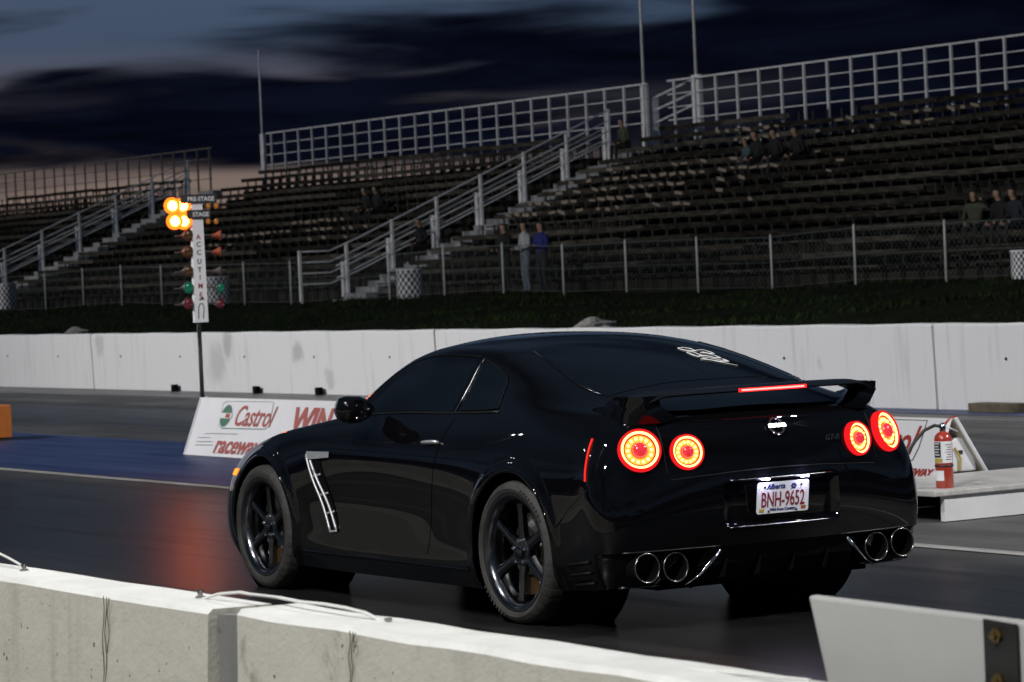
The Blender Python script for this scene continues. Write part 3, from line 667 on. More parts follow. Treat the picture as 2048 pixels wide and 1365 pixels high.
# --- rear-window decal traced on the glass (white script strokes)
DEC = [[(1356, 698), (1366, 697), (1380, 699), (1392, 704), (1380, 704), (1366, 702), (1357, 699)],
       [(1394, 702), (1406, 702), (1420, 706), (1427, 709), (1416, 709), (1404, 706)],
       [(1373, 706), (1386, 706), (1396, 710), (1404, 713), (1396, 715), (1386, 712), (1374, 707)],
       [(1400, 707), (1415, 709), (1430, 713), (1441, 718), (1430, 718), (1415, 714), (1403, 713)],
       [(1402, 716), (1418, 718), (1434, 721), (1453, 725), (1440, 725), (1420, 722), (1405, 719)],
       [(1445, 720), (1457, 725)], [(1401, 720), (1420, 722), (1445, 727), (1475, 733)]]
dc = MB()
for pl_ in DEC:
    pts = []
    for u, v in pl_:
        d = Vector(_ray(u, v)).normalized(); h = BVH.ray_cast(Vector(CC), d)
        if h[0] is not None:
            n = h[1] if h[1].dot(d) < 0 else -h[1]; pts.append(np.array(h[0]+n*.0045))
    if len(pts) > 1: dc.tube(pts, .0065, 6, flat=.3)
obj('window_decal', dc, M['white'], car, smooth=True)

# ================================================================== the setting
def asphalt():
    m = bpy.data.materials.new('asphalt'); m.use_nodes = True; t = m.node_tree; b = t.nodes['Principled BSDF']
    tcn = N(t, 'ShaderNodeTexCoord'); sp = N(t, 'ShaderNodeSeparateXYZ'); t.links.new(tcn.outputs['Object'], sp.inputs[0])
    # rubber laid down along the lanes: bands in y, broken up by long streaks
    mpn = N(t, 'ShaderNodeMapping', inp={'Scale': (.12, 2.2, 1)}); t.links.new(tcn.outputs['Object'], mpn.inputs[0])
    st = N(t, 'ShaderNodeTexNoise', inp={'Scale': 1.6, 'Detail': 6., 'Roughness': .65}); t.links.new(mpn.outputs[0], st.inputs['Vector'])
    wv = N(t, 'ShaderNodeMath', operation='MULTIPLY_ADD', inp={1: 1.3, 2: -.65}); t.links.new(st.outputs['Fac'], wv.inputs[0])
    ya = N(t, 'ShaderNodeMath', operation='ADD'); t.links.new(sp.outputs[1], ya.inputs[0]); t.links.new(wv.outputs[0], ya.inputs[1])
    mr = N(t, 'ShaderNodeMapRange', inp={'From Min': -13.5, 'From Max': 8.}); t.links.new(ya.outputs[0], mr.inputs[0])
    r = N(t, 'ShaderNodeValToRGB'); e = r.color_ramp.elements
    def yy(y): return (y+13.5)/21.5
    e[0].position = 0; e[0].color = (.045, .045, .05, 1); e[1].position = 1; e[1].color = (.06, .058, .055, 1)
    for y, c in ((-12.4, .025), (-11.9, .02), (-11.4, .09), (-10.4, .11), (-9.7, .02), (-8.9, .012), (-8.2, .012), (-7.4, .022), (-6.8, .05), (-5.8, .06), (-4.0, .085), (-2.9, .075), (-2.2, .022), (-.9, .009), (.8, .010), (1.6, .026), (2.4, .05)):
        q_ = e.new(yy(y)); q_.color = (c, c*.99, c*.99, 1)
    t.links.new(mr.outputs[0], r.inputs[0])
    gr = N(t, 'ShaderNodeTexNoise', inp={'Scale': 90., 'Detail': 3.}); t.links.new(tcn.outputs['Object'], gr.inputs['Vector'])
    big = N(t, 'ShaderNodeTexNoise', inp={'Scale': .8, 'Detail': 5.}); t.links.new(tcn.outputs['Object'], big.inputs['Vector'])
    mm = N(t, 'ShaderNodeMapRange', inp={'From Min': .32, 'From Max': .68, 'To Min': .40, 'To Max': 1.7}); sum_ = N(t, 'ShaderNodeMath', operation='MULTIPLY_ADD', inp={1: .45}); bl_ = N(t, 'ShaderNodeMath', operation='MULTIPLY', inp={1: .55}); t.links.new(st.outputs['Fac'], bl_.inputs[0]); t.links.new(big.outputs['Fac'], sum_.inputs[0]); t.links.new(bl_.outputs[0], sum_.inputs[2]); t.links.new(sum_.outputs[0], mm.inputs[0])
    m2 = N(t, 'ShaderNodeMapRange', inp={'From Min': .3, 'From Max': .7, 'To Min': .5, 'To Max': 1.5}); t.links.new(gr.outputs['Fac'], m2.inputs[0])
    mu = N(t, 'ShaderNodeMath', operation='MULTIPLY'); t.links.new(mm.outputs[0], mu.inputs[0]); t.links.new(m2.outputs[0], mu.inputs[1])
    mx = N(t, 'ShaderNodeMix', data_type='RGBA', blend_type='MULTIPLY', inp={'Factor': 1.}); t.links.new(r.outputs[0], mx.inputs['A']); t.links.new(mu.outputs[0], mx.inputs['B'])
    t.links.new(mx.outputs['Result'], b.inputs['Base Color'])
    lum = N(t, 'ShaderNodeMath', operation='MULTIPLY_ADD', inp={1: .10, 2: -.05}); t.links.new(st.outputs['Fac'], lum.inputs[0]); la = N(t, 'ShaderNodeMath', operation='ADD'); t.links.new(r.outputs[0], la.inputs[0]); t.links.new(lum.outputs[0], la.inputs[1])
    rr_ = N(t, 'ShaderNodeMapRange', inp={'From Min': .012, 'From Max': .08, 'To Min': .29, 'To Max': .6}); t.links.new(la.outputs[0], rr_.inputs[0]); sp_ = N(t, 'ShaderNodeMapRange', inp={'From Min': .012, 'From Max': .07, 'To Min': .30, 'To Max': .10}); t.links.new(la.outputs[0], sp_.inputs[0]); t.links.new(sp_.outputs[0], b.inputs['Specular IOR Level']); t.links.new(rr_.outputs[0], b.inputs['Roughness'])
    bp = N(t, 'ShaderNodeBump', inp={'Strength': .22, 'Distance': .004}); t.links.new(gr.outputs['Fac'], bp.inputs['Height']); t.links.new(bp.outputs[0], b.inputs['Normal'])
    return m
M['asphalt'] = asphalt()
M['earth'] = mat('earth', (.012, .016, .006), .95, var=.5, vscale=.6, bump=.5, bscale=6, spec=.05)
M['grass'] = mat('grass_blades', (.016, .026, .007), .8, var=.6, vscale=.5, spec=.1)
M['line'] = mat('line_paint', (.42, .41, .40), .6, col2=(.16, .155, .15), vscale=2.2, stretch=(.6, 6, 1))
M['bluepad'] = mat('blue_paint', (.012, .024, .085), .45, spec=.2, col2=(.034, .056, .14), vscale=1.2, stretch=(.25, 2.5, 1), bump=.15, bscale=70)
def sheet(name, x0, x1, y0, y1, z, m, nx=1, ny=1):
    mb = MB(); v = [(x0+(x1-x0)*i/nx, y0+(y1-y0)*j/ny, z) for j in range(ny+1) for i in range(nx+1)]
    mb.add(v, [(j*(nx+1)+i, j*(nx+1)+i+1, (j+1)*(nx+1)+i+1, (j+1)*(nx+1)+i) for j in range(ny) for i in range(nx)])
    return tag(obj(name, mb, m), kind='structure')
sheet('ground', -3000, 3000, -3000, 3000, -.02, M['earth'])
sheet('drag_strip', -60, 160, -13.45, 8.2, .0, M['asphalt'])
sheet('painted_strip', 6.6, 60, -5.9, -2.92, .004, M['bluepad'])
sheet('lane_line', -60, 160, -2.86, -2.72, .006, M['line'])
sheet('wall_base_strip', -20, 22, -13.1, -12.35, .004, M['bluepad'])

# far berm behind the wall: ground rising to the fence, grass on it
def berm_z(x, y):
    f = np.clip((-14.0-y)/16., 0, 1); return .10+1.0*f**.8+.05*np.sin(x*.31+y*.5)+.04*np.sin(x*.83-y*.9)
nx, ny = 150, 30
gx_, gy_ = np.meshgrid(np.linspace(8, 150, nx), np.linspace(-13.9, -42, ny))
mb = MB(); mb.add(np.stack([gx_, gy_, np.where(gy_ < -30.5, np.minimum(berm_z(gx_, gy_), 1.12), berm_z(gx_, gy_))], -1).reshape(-1, 3), [(j*nx+i, (j+1)*nx+i, (j+1)*nx+i+1, j*nx+i+1) for j in range(ny-1) for i in range(nx-1)])
tag(obj('grass_bank', mb, M['earth'], smooth=True), kind='structure')
nb = 42000
gx1 = rng.uniform(12, 120, nb); gy1 = -14.2-16.*rng.uniform(0, 1, nb)**1.0; gz1 = berm_z(gx1, gy1)
pat = (np.sin(gx1*.7+1.3*np.sin(gy1*.9))+np.sin(gy1*1.7+gx1*.23))*.25+.6
hh_ = rng.uniform(.05, .16, nb)*np.clip(pat, .25, 1.2); an = rng.uniform(0, 6.28, nb); le = rng.normal(0, .05, (nb, 2)); wb = .022
B0 = np.stack([gx1-np.cos(an)*wb, gy1-np.sin(an)*wb, gz1-.01], -1); B1 = np.stack([gx1+np.cos(an)*wb, gy1+np.sin(an)*wb, gz1-.01], -1); B2 = np.stack([gx1+le[:, 0], gy1+le[:, 1], gz1+hh_], -1)
me = bpy.data.meshes.new('grass'); me.from_pydata(np.stack([B0, B1, B2], 1).reshape(-1, 3).tolist(), [], np.arange(nb*3).reshape(-1, 3).tolist()); me.materials.append(M['grass'])
go = bpy.data.objects.new('grass', me); COL.objects.link(go); tag(go, 'short dark grass growing on the bank behind the white wall', 'grass', kind='stuff')

# ---------------------------------------------------------------- far white concrete wall, segment by segment
def wallmat(name, base, dirt, sc1, thr, marks=(), pits=False):
    m = bpy.data.materials.new(name); m.use_nodes = True; t = m.node_tree; b = t.nodes['Principled BSDF']; b.inputs['Roughness'].default_value = .7
    tcn = N(t, 'ShaderNodeTexCoord')
    mpn = N(t, 'ShaderNodeMapping', inp={'Scale': (1, 1, .8)}); t.links.new(tcn.outputs['Object'], mpn.inputs[0])
    n1 = N(t, 'ShaderNodeTexNoise', inp={'Scale': sc1, 'Detail': 8., 'Roughness': .65, 'Distortion': .4}); t.links.new(mpn.outputs[0], n1.inputs['Vector'])
    r = N(t, 'ShaderNodeMapRange', interpolation_type='SMOOTHSTEP', inp={'From Min': thr, 'From Max': thr+.10, 'To Max': .75}); t.links.new(n1.outputs['Fac'], r.inputs[0])
    n2 = N(t, 'ShaderNodeTexNoise', inp={'Scale': 14., 'Detail': 6., 'Roughness': .7}); t.links.new(tcn.outputs['Object'], n2.inputs['Vector'])
    r2 = N(t, 'ShaderNodeMapRange', interpolation_type='SMOOTHSTEP', inp={'From Min': .68, 'From Max': .74, 'To Max': .6}); t.links.new(n2.outputs['Fac'], r2.inputs[0])
    mps = N(t, 'ShaderNodeMapping', inp={'Scale': (7, 7, .5)}); t.links.new(tcn.outputs['Object'], mps.inputs[0])
    n3 = N(t, 'ShaderNodeTexNoise', inp={'Scale': 1.3, 'Detail': 5.}); t.links.new(mps.outputs[0], n3.inputs['Vector'])
    r3 = N(t, 'ShaderNodeMapRange', inp={'From Min': .55, 'From Max': .8, 'To Max': .45}); t.links.new(n3.outputs['Fac'], r3.inputs[0])
    fac = N(t, 'ShaderNodeMath', operation='MAXIMUM'); t.links.new(r.outputs[0], fac.inputs[0]); t.links.new(r2.outputs[0], fac.inputs[1])
    f2 = N(t, 'ShaderNodeMath', operation='MAXIMUM'); t.links.new(fac.outputs[0], f2.inputs[0]); t.links.new(r3.outputs[0], f2.inputs[1])
    last = f2
    for (px_, py_, pz_, rad, st_) in marks:               # scuffs with a place of their own
        d = N(t, 'ShaderNodeVectorMath', operation='DISTANCE'); d.inputs[1].default_value = (px_, py_, pz_)
        wb_ = N(t, 'ShaderNodeVectorMath', operation='MULTIPLY_ADD', inp={1: (1.3, .2, 1.1)}); t.links.new(n1.outputs['Color'], wb_.inputs[0]); t.links.new(tcn.outputs['Object'], wb_.inputs[2])
        sb = N(t, 'ShaderNodeVectorMath', operation='SUBTRACT', inp={1: (.65, .1, .55)}); t.links.new(wb_.outputs[0], sb.inputs[0]); t.links.new(sb.outputs[0], d.inputs[0])
        k = N(t, 'ShaderNodeMapRange', interpolation_type='SMOOTHSTEP', inp={'From Min': rad, 'From Max': rad*.35, 'To Max': st_}); t.links.new(d.outputs['Value'], k.inputs[0])
        mxx = N(t, 'ShaderNodeMath', operation='MAXIMUM'); t.links.new(last.outputs[0], mxx.inputs[0]); t.links.new(k.outputs[0], mxx.inputs[1]); last = mxx
    if pits:
        n6 = N(t, 'ShaderNodeTexNoise', inp={'Scale': 34., 'Detail': 2., 'Roughness': .5}); t.links.new(tcn.outputs['Object'], n6.inputs['Vector'])
        k6 = N(t, 'ShaderNodeMapRange', inp={'From Min': .715, 'From Max': .735, 'To Max': 1.6}); t.links.new(n6.outputs['Fac'], k6.inputs[0])
        mxx = N(t, 'ShaderNodeMath', operation='MAXIMUM'); t.links.new(last.outputs[0], mxx.inputs[0]); t.links.new(k6.outputs[0], mxx.inputs[1]); last = mxx
    mx = N(t, 'ShaderNodeMix', data_type='RGBA', clamp_factor=False, inp={'A': (*base, 1), 'B': (*dirt, 1)}); t.links.new(last.outputs[0], mx.inputs['Factor']); t.links.new(mx.outputs['Result'], b.inputs['Base Color'])
    bp = N(t, 'ShaderNodeBump', inp={'Strength': .55 if pits else .25, 'Distance': .01}); t.links.new(n2.outputs['Fac'], bp.inputs['Height']); t.links.new(bp.outputs[0], b.inputs['Normal'])
    return m
M['wall'] = wallmat('wall_paint', (.66, .66, .68), (.33, .33, .33), .9, .66,
                    marks=((31.8, -12.97, .74, .36, .7), (32.4, -12.97, .38, .5, .5), (29.5, -12.97, .66, .26, .65), (36.9, -12.97, .70, .26, .5), (28.4, -12.97, .22, .22, .5)))
M['hole'] = mat('dark_hole', (.02, .02, .02), .9)
segs = [(61.2, 49.3), (49.26, 37.22), (37.18, 25.27), (25.23, 14.2), (14.16, 2.6)]
lab = ['white concrete wall segment running out of frame at far left', 'white concrete wall segment nearest the left edge, left of the first joint', 'scuffed white concrete wall segment behind the starting light tree', 'clean white concrete wall segment behind the car roof', 'grey lit white concrete wall segment at right edge, right of the joint']
for (xa, xb), l in zip(segs, lab):
    if xb > 48: continue
    wl = thing('concrete_wall', l, 'wall', group='far wall segments')
    prof = [(-12.84, .0), (-12.84, .06), (-12.95, .20), (-12.985, .55), (-13.0, .925), (-13.015, .94), (-13.20, .94), (-13.215, .925), (-13.25, .5), (-13.35, .06), (-13.35, 0)]
    prof = [(-12.97-.03*(1-z/.94), z) for z in (0., .08, .3, .6, .92)]+[(-12.985, .94), (-13.20, .94), (-13.22, .92), (-13.26, .3), (-13.30, 0.)]
    mb = MB(); n_ = 24; L = len(prof); v = [(xa+(xb-xa)*i/n_, y, z+(.006*math.sin(i*1.7+xa) if z > .9 else 0)) for i in range(n_+1) for y, z in prof]
    mb.add(v, [(i*L+j, i*L+(j+1) % L, (i+1)*L+(j+1) % L, (i+1)*L+j) for i in range(n_) for j in range(L)]+[tuple(range(L))[::-1], tuple(n_*L+j for j in range(L))])
    fixn(obj('wall_body', mb, M['wall'], wl))
    k = 0; x = xa-1.2
    while x > xb+.5:
        hb = MB(); hb.lathe([(.019, 0), (.016, .006), (0, .007)], (x, -12.976, .56), (0, 1, .02), 10); obj('lifting_hole', hb, M['hole'], wl); x -= 2.35
for u, v_ in ((313, 779), (457, 784), (612, 785)):
    p = at_z(u, v_, .05); x = p[0]
    bk = MB(); bk.box((x-.07, -12.95, .0), (x+.07, -12.88, .11)); o = bevel(obj('slot_block', bk, M['soot_and_slot_black']), .008)  # black block stands in for a dark slot in the wall foot
    tag(o, {313: 'small black block for a slot at wall base, left of the light tree pole', 457: 'small black block for a slot at wall base just right of the light tree pole', 612: 'small black block for a slot at wall base above the painted sign'}[u], 'block', 'blocks at the wall base')
p = at_z(2040, 812, .05); bk = MB(); bk.box((p[0]-.35, -12.93, 0), (p[0]+.35, -12.72, .10)); tag(bevel(obj('brown_slot_block', bk, mat('slot_brown', (.10, .08, .055), .9, var=.4)), .01), 'brown block for a slot at wall base by the right edge', 'block')  # brown block stands in for a brownish slot in the wall foot
# pale rocks behind the wall top
for u, v_, wv_, l in ((1190, 652, 1.1, 'pale rock on the grass just above the wall over the car roof'), (152, 667, .6, 'small pale rock on the grass above the wall at left')):
    p = at_y(u, v_, -15.2); bm = bmesh.new(); bmesh.ops.create_icosphere(bm, subdivisions=3, radius=1)
    for vv in bm.verts:
        n = vv.co.copy(); k = 1+.18*math.sin(n.x*5+1)*math.cos(n.y*4)+.12*math.sin(n.z*7+n.x*3); vv.co = Vector((n.x*wv_*.32*k, n.y*.25*k, n.z*.13*k))+Vector((p[0], p[1], p[2]-.03))
    me = bpy.data.meshes.new('rock'); bm.to_mesh(me); bm.free(); me.materials.append(mat('pale_rock', (.22, .21, .2), .9, var=.3)); o = bpy.data.objects.new('rock', me); COL.objects.link(o); tag(o, l, 'rock')

# ---------------------------------------------------------------- grandstand
M['plank'] = mat('weathered_plank', (.011, .010, .008), .85, col2=(.046, .040, .031), vscale=2.2, stretch=(1.1, 5, 5), bump=.2, bscale=30)
M['plankworn_glint'] = mat('worn_plank_glint', (.24, .19, .15), .8, col2=(.42, .34, .27), vscale=3)
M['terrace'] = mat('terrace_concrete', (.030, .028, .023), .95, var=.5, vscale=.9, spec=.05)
M['frame'] = mat('dark_frame', (.02, .019, .017), .7)
M['rail'] = mat('galvanised_rail', (.76, .75, .76), .5, var=.15, vscale=3)
M['raildark'] = mat('silhouette_rail', (.17, .15, .13), .7, var=.3)  # dark colour carries the far rail's silhouette against the sky
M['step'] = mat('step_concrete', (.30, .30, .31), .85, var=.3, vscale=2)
NROW, RUN, RISE, Y0, Z0 = 14, .68, .285, -31.3, 1.10
def rowy(i): return Y0-RUN*i
def rowz(i): return Z0+RISE*i
def plankmat():
    m = mat('weathered_plank', (.02, .018, .014), .85, spec=.1); t = m.node_tree; b = t.nodes['Principled BSDF']
    g = N(t, 'ShaderNodeNewGeometry'); oi = N(t, 'ShaderNodeObjectInfo'); mpn = N(t, 'ShaderNodeMapping', inp={'Scale': (1.3, 6, 6)}); t.links.new(g.outputs['Position'], mpn.inputs[0])
    n1 = N(t, 'ShaderNodeTexNoise', inp={'Scale': 2.2, 'Detail': 6., 'Roughness': .65}); t.links.new(mpn.outputs[0], n1.inputs['Vector'])
    ad = N(t, 'ShaderNodeMath', operation='MULTIPLY_ADD', inp={1: .34, 2: -.17}); t.links.new(oi.outputs['Random'], ad.inputs[0]); a2 = N(t, 'ShaderNodeMath', operation='ADD'); t.links.new(n1.outputs['Fac'], a2.inputs[0]); t.links.new(ad.outputs[0], a2.inputs[1])
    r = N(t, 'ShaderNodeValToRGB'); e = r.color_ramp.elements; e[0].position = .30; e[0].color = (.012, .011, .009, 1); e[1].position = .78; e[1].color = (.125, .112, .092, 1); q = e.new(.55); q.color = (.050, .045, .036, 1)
    t.links.new(a2.outputs[0], r.inputs[0]); t.links.new(r.outputs[0], b.inputs['Base Color']); return m
M['plank'] = plankmat()
_m = MB(); _m.box((-.5, -.15, -.02), (.5, .15, .02)); _o = obj('seat_plank', _m, M['plank']); SEATM = _o.data; bpy.data.objects.remove(_o)
_m = MB(); _m.box((-.5, -.015, -.06), (.5, .015, .06)); _o = obj('back_plank', _m, M['plank']); BACKM = _o.data; bpy.data.objects.remove(_o)
def section(name, label, xa, xb, rowx=None, rail_m='rail', railspan=None, zt=6.80):
    g = thing(name, label, 'grandstand', group='grandstand sections')
    tr = MB()
    for i in range(NROW):
        a, b = (xa, xb) if not rowx else rowx(i)
        tr.box((a, rowy(i)-RUN+.002, -.0), (b, rowy(i), rowz(i)))
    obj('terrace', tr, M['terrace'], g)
    for i in range(NROW):
        a, b = (xa, xb) if not rowx else rowx(i)
        y, z = rowy(i), rowz(i)
        nseg = max(1, round((b-a-.1)/3.05)); L = (b-a-.1)/nseg
        for k in range(nseg):
            xc = a+.05+L*(k+.5)
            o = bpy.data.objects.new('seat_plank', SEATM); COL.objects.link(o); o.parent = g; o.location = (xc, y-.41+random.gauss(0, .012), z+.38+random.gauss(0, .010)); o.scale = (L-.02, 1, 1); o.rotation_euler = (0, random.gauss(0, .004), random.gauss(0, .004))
            if random.random() < .04: continue
            o = bpy.data.objects.new('back_plank', BACKM); COL.objects.link(o); o.parent = g; o.location = (xc, y-.60+random.gauss(0, .008), z+.64+random.gauss(0, .010)); o.scale = (L-.02, 1, 1); o.rotation_euler = (-.22, random.gauss(0, .005), random.gauss(0, .003))
        fr = MB(); x = a+.3
        while x < b-.1:
            fr.box((x-.025, y-.57, z), (x+.025, y-.53, z+.36)); fr.box((x-.025, y-.665, z), (x+.025, y-.63, z+.70)); x += .62
        o = obj('seat_supports', fr, M['frame'], g); o['kind'] = 'stuff'
    # rim rail
    ra, rb_ = railspan or (xa, xb); yr = rowy(NROW-1)-RUN-.25; zb = rowz(NROW-1)+.30
    pts_ = np.arange(ra+.1, rb_, 1.02)
    for x in pts_:
        ps = MB(); thick = .026 if rail_m == 'rail' else .022; ps.box((x-thick, yr-.03, 4.2), (x+thick, yr+.03, zt)); obj('rail_post', ps, M[rail_m], g)
    for zz in (zt, zt-.38, zt-.75, zt-1.10):
        hw_ = .022 if zz == zt else .013; rl = MB(); rl.box((ra, yr-.055, zz-hw_), (rb_, yr-.032, zz+hw_)); obj('rail_bar', rl, M[rail_m], g)
    return g
def mrow(i): return (63.75, 86.2+2.6*(1-min(1, i/12.)))
section('grandstand', 'grandstand section right of the long white stair rail', 30., 61.1)
section('grandstand', 'grandstand section between the light tree and the white stair rail', 63.75, 86.2, rowx=mrow, railspan=(62.15, 86.2))
section('grandstand', 'distant grandstand section with dark rail at far left', 91.6, 118., rail_m='raildark', railspan=(90.6, 118), zt=6.55)
# pale boards added for worn seat patches and the highlights on them
k = 0
sp_spots = []
for _ in range(150):
    i = random.choice((5, 6, 7, 7, 8, 8, 9, 6, 11, 12)); x = random.gauss(56.0, 3.2) if i < 10 else random.uniform(44, 58)
    if 46 < x < 60.6: sp_spots.append((i, x))
for _ in range(40):
    i = random.choice((4, 5, 6)); x = random.uniform(68, 78); sp_spots.append((i, x))
seatg = 0
sp_spots = list({(i, round(x/.45)): (i, round(x/.45)*.45) for i, x in sp_spots}.values())
stands = [o for o in bpy.data.objects if o.name.startswith('grandstand')]
me0 = None
for i, x in sp_spots:
    if me0 is None:
        s_ = MB(); s_.box((-.17, -.012, -.045), (.17, .012, .045)); base = obj('worn_glint', s_, M['plankworn_glint'], stands[0]); me0 = base.data; o = base
    else:
        o = base.copy(); COL.objects.link(o)
    o.parent = stands[0] if x < 62 else stands[1]; o.location = (x, rowy(i)-.565, rowz(i)+.64+random.uniform(-.02, .02)); o.rotation_euler = (-.24, random.uniform(-.25, .1), 0); o.scale = (random.uniform(.45, 1.05), 1, random.uniform(.5, 1.))

def stair(label, xs_, n=26, rails=True, wide=1.25):
    g = thing('stairway', label, 'stairs', group='grandstand stairs')
    for k in range(n):
        f = k/(n-1); y = -30.9-9.4*f; z = 1.12+3.85*f
        s_ = MB(); s_.box((xs_-wide, y-.37, z-.20), (xs_, y, z)); obj('step', s_, M['step'], g)
    y0, y1 = -30.0, -39.95; zz = lambda y: 1.16+max(0, (-31.0-y))*.408
    n_ = 8
    for k in range(n_):
        y = y0+(y1-y0)*k/(n_-1); z = zz(y)
        ps = MB(); ps.box((xs_-.035, y-.035, z-.15), (xs_+.035, y+.035, z+1.30)); obj('rail_post', ps, M['rail'], g)
        if k: ps = MB(); ps.box((xs_+.12, y-.02, z-.15), (xs_+.26, y+.06, z+.80)); obj('rail_post', ps, M['rail'], g)
    for h in (1.27, .98, .69, .40):
        rl = MB(); rl.tube([(xs_, y, zz(y)+h) for y in np.linspace(y0, y1, 12)], .022, 6); obj('rail_bar', rl, M['rail'], g, smooth=True)
    for h in (.78, .45):
        rl = MB(); rl.tube([(xs_+.2, y, zz(y)+h) for y in np.linspace(y0-1.2, y1, 12)], .018, 6); obj('rail_bar', rl, M['rail'], g, smooth=True)
stair('long stair with white rails climbing the stand behind the car', 62.42)
stair('far stair with white rails at the left, behind the light tree', 90.2)
# gate rails in the gap between the right and middle sections
g = thing('ramp_rail', 'short sloping white rail in the gap at the top of the stand', 'railing')
for (u0, v0, u1, v1) in ((1306, 197, 1388, 158), (1308, 222, 1390, 184), (1312, 246, 1392, 208)):
    a, b = at_y(u0, v0, -41.6), at_y(u1, v1, -41.6); rl = MB(); rl.tube([a, b], .03, 6); obj('rail_bar', rl, M['rail'], g)
a = at_y(1308, 197, -41.6); ps = MB(); ps.box((a[0]-.07, -41.7, 4.5), (a[0]+.07, -41.5, a[2])); obj('rail_post', ps, M['rail'], g)
# flat white end panels + tall flag poles
for u, vt_, vb, yy_, wd_, l in ((1288, 168, 262, -41.35, .14, 'tall thin pole at the right end of the middle stand rail'), (1393, 150, 225, -41.35, .20, 'tall thin pole at the left end of the right stand rail'), (525, 268, 322, -41.35, .12, 'tall thin pole at the left end of the middle stand rail')):
    a = at_y(u, vt_, yy_); b = at_y(u, vb, yy_)
    g = thing('flag_pole', l, 'pole', group='tall poles on the stand rim')
    ps = MB(); ps.box((a[0]-wd_, yy_-.05, 4.0), (a[0]+wd_, yy_+.05, a[2])); obj('pole_base', ps, M['rail'], g)
    htop = 12.5 if u != 525 else at_y(519, 100, yy_)[2]
    ps = MB(); ps.tube([(a[0]+.02, yy_, a[2]-.3), (a[0]+.02, yy_, htop)], [.045, .030], 8); obj('pole_shaft', ps, M['rail'], g, smooth=True)

# ---------------------------------------------------------------- mesh fence at the foot of the stand
M['post'] = mat('fence_post', (.50, .51, .50), .5, var=.15)
M['wire'] = mat('fence_wire', (.16, .18, .17), .5, .6)
fence = thing('wire_fence', 'low wire mesh fence with white posts along the grass bank', 'fence')
px = [(92, 612), (168, 612), (245, 618), (325, 612), (490, 608), (583, 605), (780, 600), (890, 597), (1008, 592), (1128, 585), (1254, 585), (1397, 583), (1545, 570), (1712, 570), (1893, 557)]
fx = []
for u, v_ in px:
    a = at_y(u, v_, -30.); fx.append(a[0]); z = float(berm_z(a[0], -30.))
    ps = MB(); ps.tube([(a[0], -30., .9), (a[0], -30., z+1.16), (a[0], -30., z+1.2)], [.026, .026, .012], 8); obj('fence_post', ps, M['post'], fence, smooth=True)
fx.sort()
def fz(x): return float(np.interp(x, fx, [float(berm_z(v, -30.)) for v in fx]))
for h in (1.13, .60, .08):
    rl = MB(); rl.tube([(x, -30.04, fz(x)+h) for x in np.linspace(fx[0]-6, fx[-1]+8, 60)], .010 if h > 1 else .006, 5); obj('fence_wire', rl, M['wire'], fence)
wm = MB(); x = fx[0]-6; 
while x < fx[-1]+8:
    z = fz(x)
    for d in (1, -1):
        a = np.array((x, -30.05, z+.08)); b = np.array((x+d*1.05, -30.05, z+1.13)); t = np.array((.0016*d, 0, -.0016))
        wm.add([a-t, a+t, b+t, b-t], [(0, 1, 2, 3)])
    x += .15
o = obj('wire_mesh', wm, M['wire'], fence); o['kind'] = 'stuff'
# ---------------------------------------------------------------- checkered drums
M['chkw'] = mat('drum_white', (.80, .80, .84), .5, var=.1); M['chkb'] = mat('drum_black', (.012, .012, .015), .5)
def drum(u, vb, y, l, r=.34, h=.82):
    a = at_y(u, vb, y); z = a[2]
    g = thing('checkered_drum', l, 'drum', group='checkered drums at the fence')
    nr = 8; pr_ = []
    mb = MB(); mb.lathe([(r, h*i/nr) for i in range(nr+1)], (a[0], y, z), (0, 0, 1), 28, mf=lambda i, k: (i+k) % 2); obj('drum_body', mb, [M['chkw'], M['chkb']], g, smooth=True)
    mb = MB(); mb.lathe([(r+.012, h-.02), (r+.012, h+.01), (r-.02, h+.012), (r-.03, h-.10), (0, h-.12)], (a[0], y, z), (0, 0, 1), 28); obj('drum_rim', mb, M['chkw'], g, smooth=True, angle=30)
drum(821, 604, -30.5, 'checkered drum at the fence, below the white stair'); drum(437, 612, -30.5, 'checkered drum at the fence, behind the light tree')
drum(14, 618, -30.5, 'checkered drum at the fence, at the left edge'); drum(2046, 558, -29.4, 'checkered drum at the fence, at the right edge', .21, .52)

